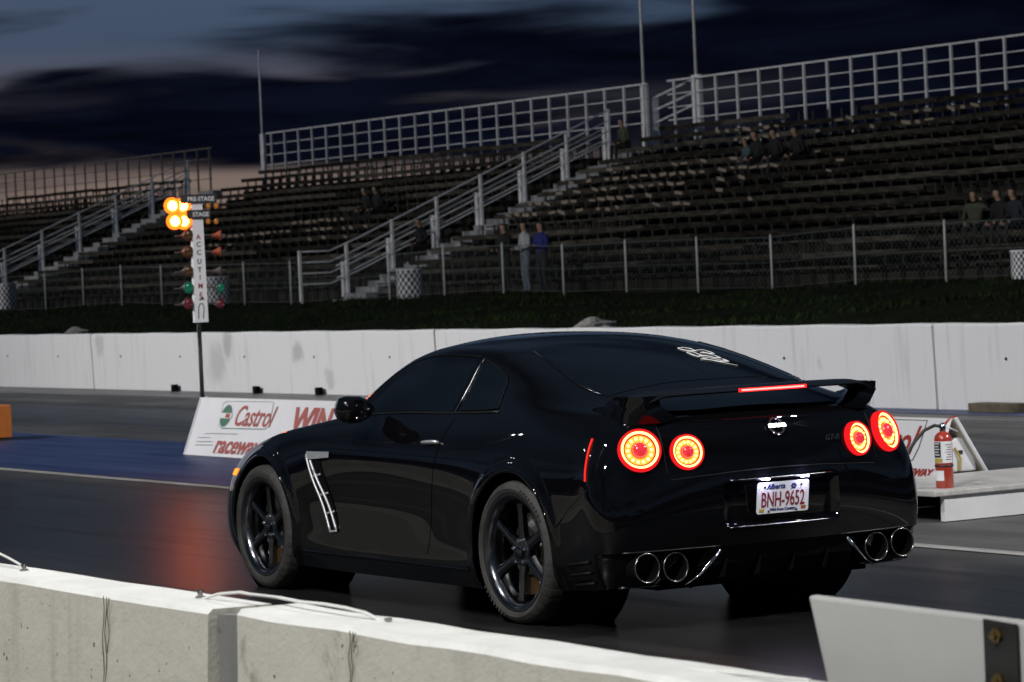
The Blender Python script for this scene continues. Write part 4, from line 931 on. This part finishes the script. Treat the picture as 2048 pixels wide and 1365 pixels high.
# ---------------------------------------------------------------- spectators
def cloth(n, c): return mat(n, c, .85, var=.25, vscale=6)
M['skin'] = mat('skin', (.34, .20, .14), .6); M['hair'] = mat('hair', (.015, .011, .008), .7); M['shoe'] = mat('shoe', (.02, .02, .02), .6)
M['c_black'] = cloth('cloth_black', (.008, .008, .009)); M['c_blue'] = cloth('cloth_blue', (.018, .022, .16)); M['c_grey'] = cloth('cloth_grey', (.42, .42, .44))
M['c_jean'] = cloth('cloth_jean', (.16, .19, .24)); M['c_dark'] = cloth('cloth_dark', (.016, .018, .026)); M['c_teal'] = cloth('cloth_teal', (.05, .09, .10)); M['c_olive'] = cloth('cloth_olive', (.05, .055, .035))
def person(label, loc, rz, sit, top, bot, arms='rest', h=1.74, group='spectators'):
    """one continuous skinned body; local +y is forward"""
    s = h/1.74
    if sit:
        hip = (0, 0, .09); kn = [(-.12, .44, .12), (.12, .44, .12)]; an = [(-.12, .46, -.32), (.12, .46, -.32)]; to = [(-.13, .62, -.36), (.13, .62, -.36)]; dz = -.86; lean = .10
    else:
        hip = (0, 0, .95); kn = [(-.10, .03, .50), (.11, .02, .50)]; an = [(-.11, -.02, .09), (.13, -.04, .09)]; to = [(-.13, .14, .04), (.16, .12, .04)]; dz = 0; lean = 0
    J = []; E_ = []; Rr = []
    def j(p, r, par=None):
        J.append(p); Rr.append(r if isinstance(r, tuple) else (r, r))
        if par is not None: E_.append((par, len(J)-1))
        return len(J)-1
    z = lambda v: v+dz
    a = j(hip, (.155, .12)); b = j((0, lean*.4, z(1.12)), (.145, .105), a); c = j((0, lean, z(1.34)), (.17, .115), b); d = j((0, lean*1.1, z(1.46)), (.085, .075), c)
    e = j((0, lean*1.3+.01, z(1.53)), (.055, .055), d); f = j((0, lean*1.5+.025, z(1.60)), (.078, .092), e); g_ = j((0, lean*1.5+.02, z(1.69)), (.080, .095), f); g2 = j((0, lean*1.5+.01, z(1.735)), (.045, .055), g_)
    nosei = None
    for k, sx in enumerate((-1, 1)):
        sh = j((sx*.19, lean, z(1.40)), .068, c)
        if arms == 'rest' and not sit: el_, wr, hd = (sx*.25, -.02, z(1.13)), (sx*.25, .08, z(.90)), (sx*.245, .12, z(.80))
        elif arms == 'fold': el_, wr, hd = (sx*.27, .05, z(1.13)), (sx*.06, .23, z(1.15)), (-sx*.06, .24, z(1.17))
        elif arms == 'point' and k == 0: el_, wr, hd = (sx*.36, .18, z(1.36)), (sx*.30, .40, z(1.50)), (sx*.26, .48, z(1.56))
        elif sit: el_, wr, hd = (sx*.27, .08, z(1.14)), (sx*.16, .32, z(1.04)), (sx*.10, .40, z(1.02))
        else: el_, wr, hd = (sx*.26, .02, z(1.14)), (sx*.16, .26, z(1.08)), (sx*.10, .32, z(1.08))
        e1 = j(el_, .046, sh); w1 = j(wr, .034, e1); h1 = j(hd, (.042, .022), w1)
        hp = j((sx*.095, .02 if sit else 0, hip[2]-.03), .098, a); k1 = j(kn[k], .064, hp); a1 = j(an[k], .045, k1); t1 = j(to[k], (.045, .032), a1)
    me = bpy.data.meshes.new('p'); me.from_pydata([tuple(v*s for v in p) for p in J], E_, []); o = bpy.data.objects.new('p', me); COL.objects.link(o)
    md = o.modifiers.new('s', 'SKIN'); md.use_smooth_shade = True
    sv = me.skin_vertices[0].data
    for i, r in enumerate(Rr): sv[i].radius = (r[0]*s, r[1]*s); sv[i].use_root = i == 0
    o.modifiers.new('u', 'SUBSURF').levels = 1
    dg = bpy.context.evaluated_depsgraph_get(); m2 = bpy.data.meshes.new_from_object(o.evaluated_get(dg)); bpy.data.objects.remove(o)
    m2.name = 'person'; m2.materials.clear()
    for m_ in (M['skin'], M['hair'], top, bot, M['shoe']): m2.materials.append(m_)
    JA = np.array(J)*s; names = ['b', 't', 't', 't', 's', 'f', 'f', 'f']+['t', 't', 's', 's', 'b', 'b', 'b', 'o']*2
    for p in m2.polygons:
        c_ = np.array(p.center); i = int(np.argmin(((JA-c_)**2).sum(1))); k = names[i]
        if k == 's' and i > 8 and (i-8) % 8 == 2: k = 't'
        if k == 'f':
            hc = JA[6]; rel = c_-hc; k = 'h' if (rel[2] > .0 or rel[1] < .005) else 's'
        p.material_index = {'s': 0, 'h': 1, 't': 2, 'b': 3, 'o': 4}[k]; p.use_smooth = True
    o = bpy.data.objects.new('person', m2); COL.objects.link(o); o.location = loc; o.rotation_euler = (0, 0, rz)
    # face: nose, brow and ears as small hair/skin children would be below a pixel; add cap of hair
    return tag(o, label, 'person', group)
def stand_at(u, vtop, y, h=1.74, **k):
    a = at_y(u, vtop, y); return (a[0], y, a[2]-h)
gz_ = lambda x: float(berm_z(x, -30.5))
for u, y, l, tp, bt, ar, h in ((1012, -30.45, 'person in a black jacket standing at the fence, leftmost of three', M['c_black'], M['c_black'], 'hold', 1.70),
                         (1053, -30.5, 'person in a light top and pale jeans standing between two others', M['c_grey'], M['c_jean'], 'hold', 1.72),
                         (1086, -30.4, 'person in a blue jacket and dark trousers at the fence, rightmost of three', M['c_blue'], M['c_dark'], 'fold', 1.72)):
    a = at_y(u, 560, y); person(l, (a[0], y, gz_(a[0])-.04), math.radians(random.uniform(-10, 25)), False, tp, bt, ar, h, 'spectators standing at the fence')
def sit_at(u, v_, label, tp, bt, ar='rest', rz=0., h=1.70):
    best = min(range(NROW), key=lambda i: abs(at_y(u, v_, rowy(i)-.40)[2]-(rowz(i)+.45)))
    a = at_y(u, v_, rowy(best)-.40); return person(label, (a[0], rowy(best)-.36, rowz(best)+.41), rz, True, tp, bt, ar, h, 'spectators sitting in the stand')
sit_at(1256, 290, 'person in dark clothes sitting alone at the top of the stair', M['c_olive'], M['c_black'])
sit_at(1503, 338, 'small person in a teal top, left end of the group in the right stand', M['c_teal'], M['c_dark'], h=1.35)
sit_at(1524, 330, 'person in black beside the teal one in the right stand', M['c_black'], M['c_black'])
sit_at(1562, 332, 'person in black in the middle of the group in the right stand', M['c_black'], M['c_dark'])
sit_at(1604, 318, 'person in black at the right end of the group in the right stand', M['c_black'], M['c_black'])
sit_at(1958, 452, 'person at the right edge of the stand raising one arm', M['c_olive'], M['c_black'], 'point', .5)
sit_at(2012, 447, 'person in black seated next to the one with the raised arm', M['c_black'], M['c_black'])
sit_at(2042, 447, 'person in dark clothes cut by the right edge of the picture', M['c_dark'], M['c_black'])
sit_at(742, 432, 'person in black in the middle stand, left of a pair', M['c_black'], M['c_black'])
sit_at(764, 428, 'person in black in the middle stand, right of a pair', M['c_black'], M['c_black'])
sit_at(852, 505, 'person in black sitting low beside the foot of the stair', M['c_black'], M['c_black'])

# ---------------------------------------------------------------- starting light tree
M['treewhite'] = mat('tree_white', (.75, .74, .76), .5); M['treeblk'] = mat('tree_black', (.012, .012, .012), .5)
M['t_red'] = mat('tree_red_letter', (.30, .02, .02), .5)
M['amber_on'] = emat('amber_bulb_lit', (1., .15, .02), 50.); M['amber_halo'] = emat('amber_halo_glow', (1., .17, .012), 2.6); M['amber_dim'] = mat('amber_lens', (.07, .032, .008), .15, coat=1.); M['amber_glow'] = mat('amber_lens_glow', (.30, .10, .02), .2, emit=(1., .35, .05), es=.12)
M['green_l'] = mat('green_lens', (.006, .13, .075), .15, coat=1., emit=(0, 1, .5), es=.02); M['red_l'] = mat('red_lens', (.13, .012, .02), .15, coat=1.)
M['orange_lit'] = mat('orange_lit_socket', (.34, .06, .02), .5); M['socket'] = mat('socket_shell', (.08, .06, .055), .5, var=.3)  # orange colour carries the lit bulbs' light on the upper sockets
TX = 16.16; TY = float(at_x(407, 790, 16.16)[1])
tree = thing('starting_light_tree', 'drag strip starting light tree on a pole with lit amber bulbs', 'signal light')
def tz(v, y=TY): return at_x(400, v, TX)[2]
fx_ = -TX*0
def tp(u, v): return at_x(u, v, TX)
mb = MB(); a = tp(408, 800); b = tp(401, 640)
mb.tube([(TX+.03, TY, 0), (TX+.03, TY, 1.45)], .022, 10); obj('pole', mb, M['treeblk'], tree, smooth=True)
mb = MB(); mb.tube([(TX, TY+.02, .02), (TX-.02, TY+.05, .35), (TX, TY+.02, .8), (TX, TY+.03, 1.3)], .012, 6); obj('cable', mb, M['treeblk'], tree, smooth=True)
mb = MB(); mb.box((TX-.12, TY-.12, 0), (TX+.18, TY+.12, .03)); obj('base_plate', mb, M['treeblk'], tree)
yl, yr_ = tp(384, 420)[1], tp(405, 420)[1]; ylb, yrb = tp(390, 640)[1], tp(417, 640)[1]
zt_, zb_ = tp(400, 406)[2], tp(405, 645)[2]
mb = MB(); mb.prism([(TX, yl, zt_), (TX, ylb, zb_), (TX, yrb, zb_), (TX, yr_, zt_)], (.05, 0, 0)); board = fixn(obj('board', mb, M['treewhite'], tree))
ymid = (yl+yr_+ylb+yrb)/4
for k, (ch, v_) in enumerate(zip('ACCUTIME', (474, 489, 505, 523, 540, 555, 572, 590))):
    p = tp(400, v_); text('lettering', ch, .072, M['t_red'] if k in (0, 5, 6, 7) else M['treeblk'], board, (TX-.003, ymid, p[2]-.025), (0, -1, 0), (0, 0, 1), .001, align='CENTER', bold=.001)
# small arch emblem and dark cap near the foot of the board
mb = MB(); pz = tp(405, 632)[2]; mb.tube([(TX-.004, ymid+.035, pz-.03), (TX-.004, ymid+.035, pz+.08), (TX-.004, ymid+.015, pz+.125), (TX-.004, ymid-.015, pz+.125), (TX-.004, ymid-.03, pz+.08), (TX-.004, ymid-.015, pz-.03)], .004, 5); obj('emblem', mb, M['treeblk'], board)
mb = MB(); pz = tp(405, 598)[2]; mb.prism([(TX-.006, ymid+.03, pz-.01), (TX-.006, ymid-.035, pz-.01), (TX-.006, ymid-.02, pz+.02)], (.004, 0, 0)); fixn(obj('emblem', mb, M['treeblk'], board))
for txt, v_, hwid in (('PRE-STAGE', 398, .20), ('STAGE', 429, .13)):
    pz = tp(400, v_)[2]; yc = tp(396, v_)[1]
    mb = MB(); mb.box((TX-.02, yc-hwid, pz-.045), (TX+.04, yc+hwid, pz+.045)); hd = obj('header', mb, M['treeblk'], tree)
    text('lettering', txt, .062, M['treewhite'], hd, (TX-.024, yc-.02, pz-.022), (0, -1, 0), (0, 0, 1), .001, align='CENTER', bold=.001)
def bulb(u, v_, r, aim, lens, body, name='bulb'):
    c = tp(u, v_); aim = np.array(aim, float); aim /= np.linalg.norm(aim); c = np.array(c)
    mb = MB(); mb.lathe([(r*.30, -r*2.0), (r*.42, -r*1.2), (r*.9, -r*.35), (r*1.04, 0), (r*1.0, .006)], c, aim, 20)
    o = obj(name, mb, body, tree, smooth=True)
    mb = MB(); mb.lathe([(r*1.0, .0), (r*.8, r*.18), (r*.4, r*.28), (0, r*.3)], c, aim, 20); obj('lens', mb, lens, o, smooth=True)
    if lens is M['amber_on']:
        mb = MB(); mb.lathe([(r*1.02, .004), (r*1.6, .0), (r*1.65, -r*.5)], c, aim, 24); obj('halo_ring', mb, M['amber_halo'], o, smooth=True)  # glowing ring added around each lit bulb as its orange halo
for v_ in (412, 443):
    for u, lit in ((345, 1), (366, 1), (416, 0), (432, 0)):
        if v_ == 443: u = {345: 350, 366: 368}.get(u, u)
        bulb(u, v_, .052 if lit else .03, (-1, .15 if lit else -.1, 0), M['amber_on'] if lit else M['amber_glow'], M['treeblk'])
for v_, ll, rl_, bd in ((471, M['amber_dim'], M['orange_lit'], M['orange_lit']), (504, M['amber_dim'], M['orange_lit'], M['orange_lit']), (543, M['amber_dim'], M['treeblk'], M['socket']), (576, M['green_l'], M['green_l'], M['socket']), (608, M['red_l'], M['red_l'], M['socket'])):
    bulb(377, v_, .060, (-1, -.12, 0), ll, bd); bulb(441, v_, .050, (-.5, -1, 0) if v_ < 560 else (-1, -.2, 0), rl_ if v_ > 560 else M['treeblk'], bd if v_ < 520 else M['socket'])
    mb = MB(); z = tp(400, v_)[2]; mb.tube([(TX+.03, tp(352, v_)[1], z), (TX+.03, tp(452, v_)[1], z)], .010, 6); obj('arm', mb, M['socket'], tree)

# ---------------------------------------------------------------- A-frame sign between the lanes
M['signwhite'] = mat('sign_vinyl', (.72, .72, .75), .45, var=.04, vscale=2); M['signred'] = mat('sign_red', (.34, .035, .025), .5); M['signblk'] = mat('sign_black', (.02, .02, .022), .5)
M['signgreen'] = mat('sign_green', (.01, .12, .06), .5); M['signin'] = mat('sign_board_back', (.30, .28, .22), .8, var=.2)
SB, ST_ = np.array((0, -4.78, 0.01)), np.array((0, -5.0, .578)); su = (ST_-SB)/np.linalg.norm(ST_-SB); sn = np.array((0, su[2], -su[1]))
sign = thing('advertising_sign', 'long white tent-shaped sign with red lettering between the lanes', 'sign')
XR, XL = 3.98, 16.02
mb = MB(); mb.prism([(XL, *SB[1:]), (XR, *SB[1:]), (XR, *ST_[1:]), (XL, *ST_[1:])], -sn*.02); near_ = fixn(obj('panel', mb, M['signwhite'], sign))
SB2 = np.array((0, -5.42, .01)); S2 = ST_+np.array((0, -.05, 0)); n2_ = np.array((0, (S2-SB2)[2]*-1, (S2-SB2)[1])); n2_ = n2_/np.linalg.norm(n2_)
mb = MB(); mb.prism([(XL, *SB2[1:]), (XL, *S2[1:]), (XR, *S2[1:]), (XR, *SB2[1:])], -n2_*.02); fixn(obj('panel', mb, M['signin'], sign))
for xx in (XR-.012, XL+.012):
    for A_, B_ in ((SB, ST_), (SB2, S2)):
        mb = MB(); mb.tube([(xx, *A_[1:]), (xx, *B_[1:])], .014, 6); obj('frame_edge', mb, M['signwhite'], sign)
def spt(u, v, o=.004): return at_p(u, v, ST_+sn*o, sn)
def stext(s, u, v, size, m, **kw): return text('lettering', s, size, m, near_, spt(u, v), (-1, 0, 0), su, .0012, **kw)
stext('Castrol', 464, 851, .30, M['signred'], shear=.32, sx=.93, bold=.003)
stext('raceway', 424, 905, .26, M['signred'], shear=.3, sx=1.15, bold=.006)
stext('WIN', 578, 862, .33, M['signred'], shear=.12, sx=1.15, bold=.014)
lm = MB(); c = spt(452, 832); r_ = .115
lm.lathe([(r_, 0), (0, .001)], c, sn, 32); lg = obj('logo_disc', lm, M['signgreen'], near_)
lm = MB(); lm.obox(c+sn*.003, ((1, 0, 0), su, sn), (.13, .028, .001)); obj('logo_bar', lm, M['signwhite'], near_)
lm = MB(); lm.obox(c+sn*.004+np.array((-.05, 0, 0)), ((1, 0, 0), su, sn), (.05, .022, .001)); obj('logo_bar', lm, M['signred'], near_)
def sline(pts, wd_, m): 
    q_ = MB(); q_.tube([spt(u, v, .003) for u, v in pts], wd_, 4, flat=.3); return obj('border_line', q_, m, near_)
sline([(447, 807), (455, 803), (545, 804), (548, 806), (538, 852), (530, 859), (443, 857), (438, 850), (447, 807)], .004, M['signgreen'])
for v_, u0, u1 in ((867, 410, 475), (875, 396, 420), (883, 392, 425), (890, 390, 425), (906, 430, 500)): sline([(u0, v_), (u1, v_+(u1-u0)*.02)], .005, M['signblk'])
# right end of the banner
stext('Castrol', 1822, 909, .30, M['signred'], shear=.32, sx=.8, bold=.004, align='RIGHT')
sline([(1782, 839), (1855, 841), (1838, 895), (1825, 921), (1812, 921)], .004, M['signblk'])
stext('RACEWAY', 1860, 953, .07, M['signred'], shear=.3, sx=1.2, bold=.004, align='RIGHT')
# white cover with yellow strap inside the open end
cv = thing('hose_cover', 'white round-topped cover with yellow strap at the open end of the sign', 'cover')
mb = MB(); pol = [(XR+.02, -5.01, .20), (XR+.02, -5.015, .37)]+[(XR+.02, -5.095+.085*math.cos(a), .37+.07*math.sin(a)) for a in np.linspace(.3, math.pi-.2, 9)]+[(XR+.02, -5.21, .34), (XR+.02, -5.25, .20)]
mb.prism(pol, (.10, 0, 0)); bevel(fixn(obj('shell', mb, M['signwhite'], cv)), .012)
mb = MB(); mb.tube([(XR+.012, -5.05, .37), (XR+.005, -5.09, .30), (XR+.012, -5.085, .21)], .008, 6); obj('strap', mb, M['yellow'], cv)
mb = MB(); mb.box((XR+.012, -5.12, .325), (XR+.022, -5.085, .35)); obj('slot', mb, M['signblk'], cv)

# ---------------------------------------------------------------- low white platform with fire extinguisher
M['deck'] = mat('deck_paint', (.55, .54, .53), .5, col2=(.36, .35, .34), vscale=3, stretch=(1, 4, 1))
pf = thing('low_platform', 'low white platform with open side behind the car', 'platform')
mb = MB(); mb.box((2.66, -9.0, .172), (3.86, -3.80, .205)); bevel(obj('deck', mb, M['deck'], pf), .006)
mb = MB(); mb.box((2.685, -9.0, .006), (2.725, -3.90, .171)); obj('front_board', mb, M['white'], pf)
mb = MB(); mb.box((3.75, -9.0, .006), (3.80, -3.9, .171)); obj('rear_board', mb, M['treeblk'], pf)
mb = MB(); mb.box((2.80, -4.6, .03), (3.74, -4.55, .170)); obj('joist', mb, M['treeblk'], pf)
M['extred'] = mat('extinguisher_red', (.36, .035, .018), .3, coat=.6, coat_r=.1)
ex_ = at_z(1890, 976, .206); ex = thing('fire_extinguisher', 'red fire extinguisher with white label and black hose on the platform', 'extinguisher')
c = (ex_[0], ex_[1], .2055); r = .058
mb = MB(); mb.lathe([(0, 0), (r*.92, .0), (r, .008), (r, .315), (r*.93, .338), (r*.6, .358), (r*.35, .366), (r*.33, .372), (0, .372)], c, (0, 0, 1), 36); obj('cylinder', mb, M['extred'], ex, smooth=True, angle=50)
va = math.atan2(CC[1]-c[1], CC[0]-c[0])
def wrapl(z0, z1, a0, a1, m, name, rr=.0012, par=ex):
    mb = MB(); v = []; n_ = 10
    for i in range(n_+1):
        a = va-(a0+(a1-a0)*i/n_)
        for z in (z0, z1): v.append((c[0]+(r+rr)*math.cos(a), c[1]+(r+rr)*math.sin(a), c[2]+z))
    mb.add(v, [(i*2, i*2+1, i*2+3, i*2+2) for i in range(n_)]); return obj(name, mb, m, par, smooth=True)
lb = wrapl(.165, .305, -1.15, 1.35, M['platewhite'], 'label_sheet')
wrapl(.168, .195, .15, 1.33, M['yellow'], 'label_band', .002, lb); wrapl(.2, .30, .30, 1.33, M['signblk'], 'label_band', .002, lb)
for k in range(5): wrapl(.215+.018*k, .221+.018*k, .45+.1*(k % 2), 1.15, M['platewhite'], 'label_print', .003, lb)
for k in range(7): wrapl(.185+.016*k, .189+.016*k, -1.0, -.2-.1*(k % 3), M['signblk'], 'label_print', .0022, lb)
wrapl(.05, .115, .05, 1.3, M['platewhite'], 'label_sheet')
mb = MB(); mb.lathe([(r+.001, .138), (r+.004, .14), (r+.004, .150), (r+.001, .152)], c, (0, 0, 1), 36); obj('strap', mb, M['signblk'], ex, smooth=True)
mb = MB(); mb.lathe([(.020, .37), (.022, .40), (.016, .42), (0, .425)], c, (0, 0, 1), 16); obj('valve', mb, M['chrome'], ex, smooth=True)
cx, cy, cz = c; lf = np.array((.35, .94, 0)); 
mb = MB(); mb.tube([(cx, cy, cz+.40), (cx-.3*.02, cy-.03, cz+.425), (cx, cy-.075, cz+.455), (cx, cy-.12, cz+.458)], [.012, .012, .010, .008], 8, flat=.6); obj('handle', mb, M['extred'], ex, smooth=True)
mb = MB(); mb.tube([(cx, cy-.01, cz+.395), (cx, cy-.06, cz+.385), (cx, cy-.12, cz+.36)], .009, 8, flat=.6); obj('handle', mb, M['platewhite'], ex, smooth=True)
mb = MB(); mb.tube([(cx, cy+.01, cz+.40), (cx+.02, cy+.05, cz+.408), (cx+.05, cy+.11, cz+.38), (cx+.08, cy+.17, cz+.31), (cx+.11, cy+.22, cz+.22), (cx+.12, cy+.25, cz+.12)], .011, 10); obj('hose', mb, M['signblk'], ex, smooth=True)

# orange cabinet at the left edge
mb = MB(); mb.box((21.65, -5.20, .03), (22.4, -4.5, .41)); oc = thing('timing_cabinet', 'orange box on the blue strip at the left edge', 'box')
bevel(obj('cabinet', mb, mat('orange_paint', (.62, .16, .01), .5, var=.1), oc), .012); mb = MB(); mb.box((21.69, -5.16, 0), (22.36, -4.54, .03)); obj('plinth', mb, M['signblk'], oc)

# ---------------------------------------------------------------- near concrete barrier
M['concrete'] = wallmat('near_concrete', (.50, .485, .42), (.21, .195, .16), 3.4, .60, pits=True)
M['conctop'] = mat('painted_top', (.66, .66, .64), .6, var=.10, vscale=5, bump=.15, bscale=50)
M['concjoint'] = wallmat('joint_concrete', (.20, .20, .19), (.07, .07, .06), 6., .52)
M['rust'] = mat('rusty_wire', (.05, .035, .025), .8); M['rope'] = mat('white_rope', (.62, .62, .60), .7)
def barrier(xa, xb, dy, dz, label):
    g = thing('barrier_block', label, 'barrier', group='near barrier blocks')
    prof = [(4.66, 0), (4.70, .08), (4.80, .22), (4.815, .60), (4.82, .795), (4.83, .81), (5.015, .81), (5.03, .795), (5.04, .60), (5.05, .25), (5.18, .08), (5.22, 0)]
    mb = MB(); n_ = 40; L = len(prof); v = []
    for i in range(n_+1):
        x = xa+(xb-xa)*i/n_
        for y, z in prof:
            wv = .004*math.sin(x*9.1+z*7)+.003*math.sin(x*23.+y*40) if z > .5 else 0
            v.append((x, y+dy+wv*.5, z+(dz if z > .3 else 0)+wv*.6))
    fs = []; ms = []
    for i in range(n_):
        for j_ in range(L-1):
            fs.append((i*L+j_, i*L+j_+1, (i+1)*L+j_+1, (i+1)*L+j_)); ms.append(1 if 4 <= j_ <= 6 else 0)
    fs += [tuple(range(L)), tuple(n_*L+j_ for j_ in range(L))]; ms += [0, 0]
    o_ = len(mb.v); mb.v += v; mb.f += fs; mb.m += ms
    o = obj('block', mb, [M['concrete'], M['conctop']], g); fixn(o); return g
b1 = barrier(9.0, -5.16, 0, 0, 'near concrete barrier block at lower left, left of the joint')
barrier(24.2, 9.1, 0, 0, 'near barrier block ahead of the car, beyond the left edge')
barrier(60., 24.3, 0, 0, 'farthest near barrier block up the track, beyond the left edge')
b2 = barrier(-5.35, -13.3, .0, .012, 'near concrete barrier block at bottom centre, right of the joint')
mb = MB(); v = []
for z, w_ in ((0, .0), (.40, .0), (.70, .0), (.796, .0)):
    v += [(-5.165, 4.84, z), (-5.345, 4.84, z), (-5.345, 4.985, z), (-5.31, 4.995, z), (-5.24, 4.985, z), (-5.165, 5.005, z)]
mb.add(v, [(i*6+j_, i*6+(j_+1) % 6, (i+1)*6+(j_+1) % 6, (i+1)*6+j_) for i in range(3) for j_ in range(6)]+[(18, 19, 20, 21, 22, 23)])
tag(fixn(obj('joint_key', mb, M['concjoint'])), 'grey stained concrete key filling the gap between two barrier blocks', 'barrier joint')
def bf(u, v): return at_y(u, v, 5.038)
def bt(u, v): return at_z(u, v, .812)
for (u, v0, v1), par, l in (((213, 1192, 1365), b1, 0), ((706, 1262, 1365), b2, 0)):
    for k in range(3):
        du = (-4, 1, 6)[k]; vs_ = np.linspace(v0+k*2, v1-(0 if k < 2 else 60), 8)
        mb = MB(); mb.tube([bf(u+du+2*math.sin(i*1.3+k), vv)+np.array((0, .004, 0)) for i, vv in enumerate(vs_)], .0014, 5); obj('wire_loop', mb, M['rust'], par)
rp = MB(); pts = []
for (u, v_, h) in ((-20, 1098, .06), (20, 1118, .03), (48, 1134, .022)): 
    p = at_y(u, v_, 4.90); pts.append(p)
rp.tube(pts, .004, 6); tag(obj('rope', rp, M['rope']), 'thin white rope rising from the bolt at the left end of barrier', 'rope')
rp = MB(); pts = [at_y(u, v_, 4.90) for u, v_ in ((400, 1200), (440, 1188), (480, 1185), (500, 1189), (560, 1196), (600, 1204), (650, 1209), (690, 1216), (730, 1226), (752, 1237), (778, 1253))]
rp.tube(pts, .005, 6); tag(obj('rope', rp, M['rope']), 'thin white rope sagging over the barrier joint', 'rope')
rp = MB(); pts = [at_y(u, v_, 4.90) for u, v_ in ((778, 1253), (900, 1268), (1020, 1290), (1160, 1308), (1300, 1330), (1450, 1345), (1620, 1361))]
rp.tube(pts, .0042, 6); tag(obj('rope', rp, M['rope']), 'thin white rope along the barrier top at bottom right', 'rope')
for u, v_, l in ((48, 1136, 'small bolt on barrier top at the left edge'), (401, 1203, 'small bolt on barrier top just left of the joint'), (777, 1256, 'small bolt on barrier top right of the joint')):
    p = at_y(u, v_, 4.90); z0 = .80; mb = MB(); mb.lathe([(.016, 0), (.016, .004), (.008, .006), (.008, .014), (.011, .016), (.011, .022), (0, .024)], (p[0], 4.90, .812), (0, 0, 1), 10); tag(obj('anchor_bolt', mb, M['steel'], None, smooth=True, angle=40), l, 'bolt', 'bolts on the barrier top')

# ---------------------------------------------------------------- white guard panel at lower right
PY = 4.62
M['greywhite'] = mat('greyed_white_paint', (.37, .37, .36), .5, var=.10, vscale=1.6)
gp_ = thing('guard_panel', 'white slanted guard panel with black strap at lower right corner', 'panel')
a = at_y(1637, 1189, PY); b = at_y(2110, 1246, PY); c_ = at_y(1675, 1365, PY); d = at_y(1705, 1500, PY)
mb = MB(); mb.prism([a, d, (b[0]-.3, PY, d[2]-.15), (b[0]-.3, PY, b[2]+.02), b], (0, .03, 0)); bevel(fixn(obj('panel', mb, M['greywhite'], gp_)), .008)
mb = MB(); e1, e2 = at_y(1970, 1238, PY+.034), at_y(2036, 1246, PY+.034); mb.prism([(e1[0], PY+.034, e1[2]), (e2[0], PY+.034, e1[2]-.004), (e2[0], PY+.034, .3), (e1[0], PY+.034, .3)], (0, .006, 0)); sto = fixn(obj('strap', mb, M['trim'], gp_))
for u, v_ in ((1993, 1271), (1997, 1362)):
    p = at_y(u, v_, PY+.042); mb = MB(); mb.lathe([(.017, 0), (.017, .004), (.010, .005), (.010, .014), (0, .016)], p, (0, 1, 0), 6); obj('bolt', mb, mat('brass', (.25, .18, .08), .45, 1.), sto)
for x in (a[0]-.35, a[0]-1.6):
    mb = MB(); mb.box((x-.03, PY-.05, 0), (x+.03, PY, .9)); obj('post', mb, M['trim'], gp_)

# ---------------------------------------------------------------- floodlight masts on the near side of the track (out of frame)
M['flood'] = emat('flood_lens', (1., .97, .92), 60.); M['mast'] = mat('mast_steel', (.35, .35, .35), .5, .8)
def flood(label, pos, aim, power, spot=70., blend=.6, col=(1., .985, .955), heads=2):
    g = thing('unseen_floodlight_mast', label, 'floodlight', group='out-of-frame floodlight masts on the near side')
    x, y, z = pos; mb = MB(); mb.tube([(x, y, 0), (x, y, z+.3)], [.16, .08], 10); obj('mast', mb, M['mast'], g, smooth=True)
    d = np.array(aim, float)-np.array(pos, float); d /= np.linalg.norm(d); rt = np.cross(d, (0, 0, 1.)); rt /= np.linalg.norm(rt); up_ = np.cross(rt, d)
    mb = MB(); mb.obox((x, y, z), (rt, (0, 0, 1), np.cross(rt, (0, 0, 1))), (1.1, .05, .05)); obj('crossarm', mb, M['mast'], g)
    for k in ((-1, 1) if heads == 2 else (0,)):
        c = np.array((x, y, z))+rt*k*.8+d*.25; mb = MB(); mb.obox(c-d*.10, (rt, up_, d), (.28, .22, .09)); hd = obj('lamp_head', mb, M['mast'], g)
        mb = MB(); mb.obox(c, (rt, up_, d), (.25, .19, .004)); obj('lens', mb, M['flood'], hd)
        L = bpy.data.lights.new('flood', 'SPOT'); L.energy = power/heads; L.spot_size = math.radians(spot); L.spot_blend = blend; L.shadow_soft_size = .22; L.color = col
        lo = bpy.data.objects.new('flood_lamp', L); COL.objects.link(lo); lo.location = c+d*.06; lo.rotation_euler = Vector(d).to_track_quat('-Z', 'Y').to_euler(); lo.parent = g
flood('out-of-frame floodlight mast beside the start line on the near side', (1.5, 8.8, 14.), (1., -2., 0), 4200, 100.)
flood('out-of-frame floodlight mast behind the photographer on the near side', (-10., 15., 15.), (-4.5, 2., .4), 13500, 90., heads=1)
flood('out-of-frame floodlight mast further up the near side of the track', (30., 13., 14.), (30., -13., .5), 27000, 100.)
flood('out-of-frame floodlight mast far up the near side of the track', (84., 14., 14.), (86., -30., 2.), 24000, 90., heads=1)
flood('floodlight mast behind the start line on the far side', (-13., -16., 17.), (4., -3., 0), 17000, 70.)
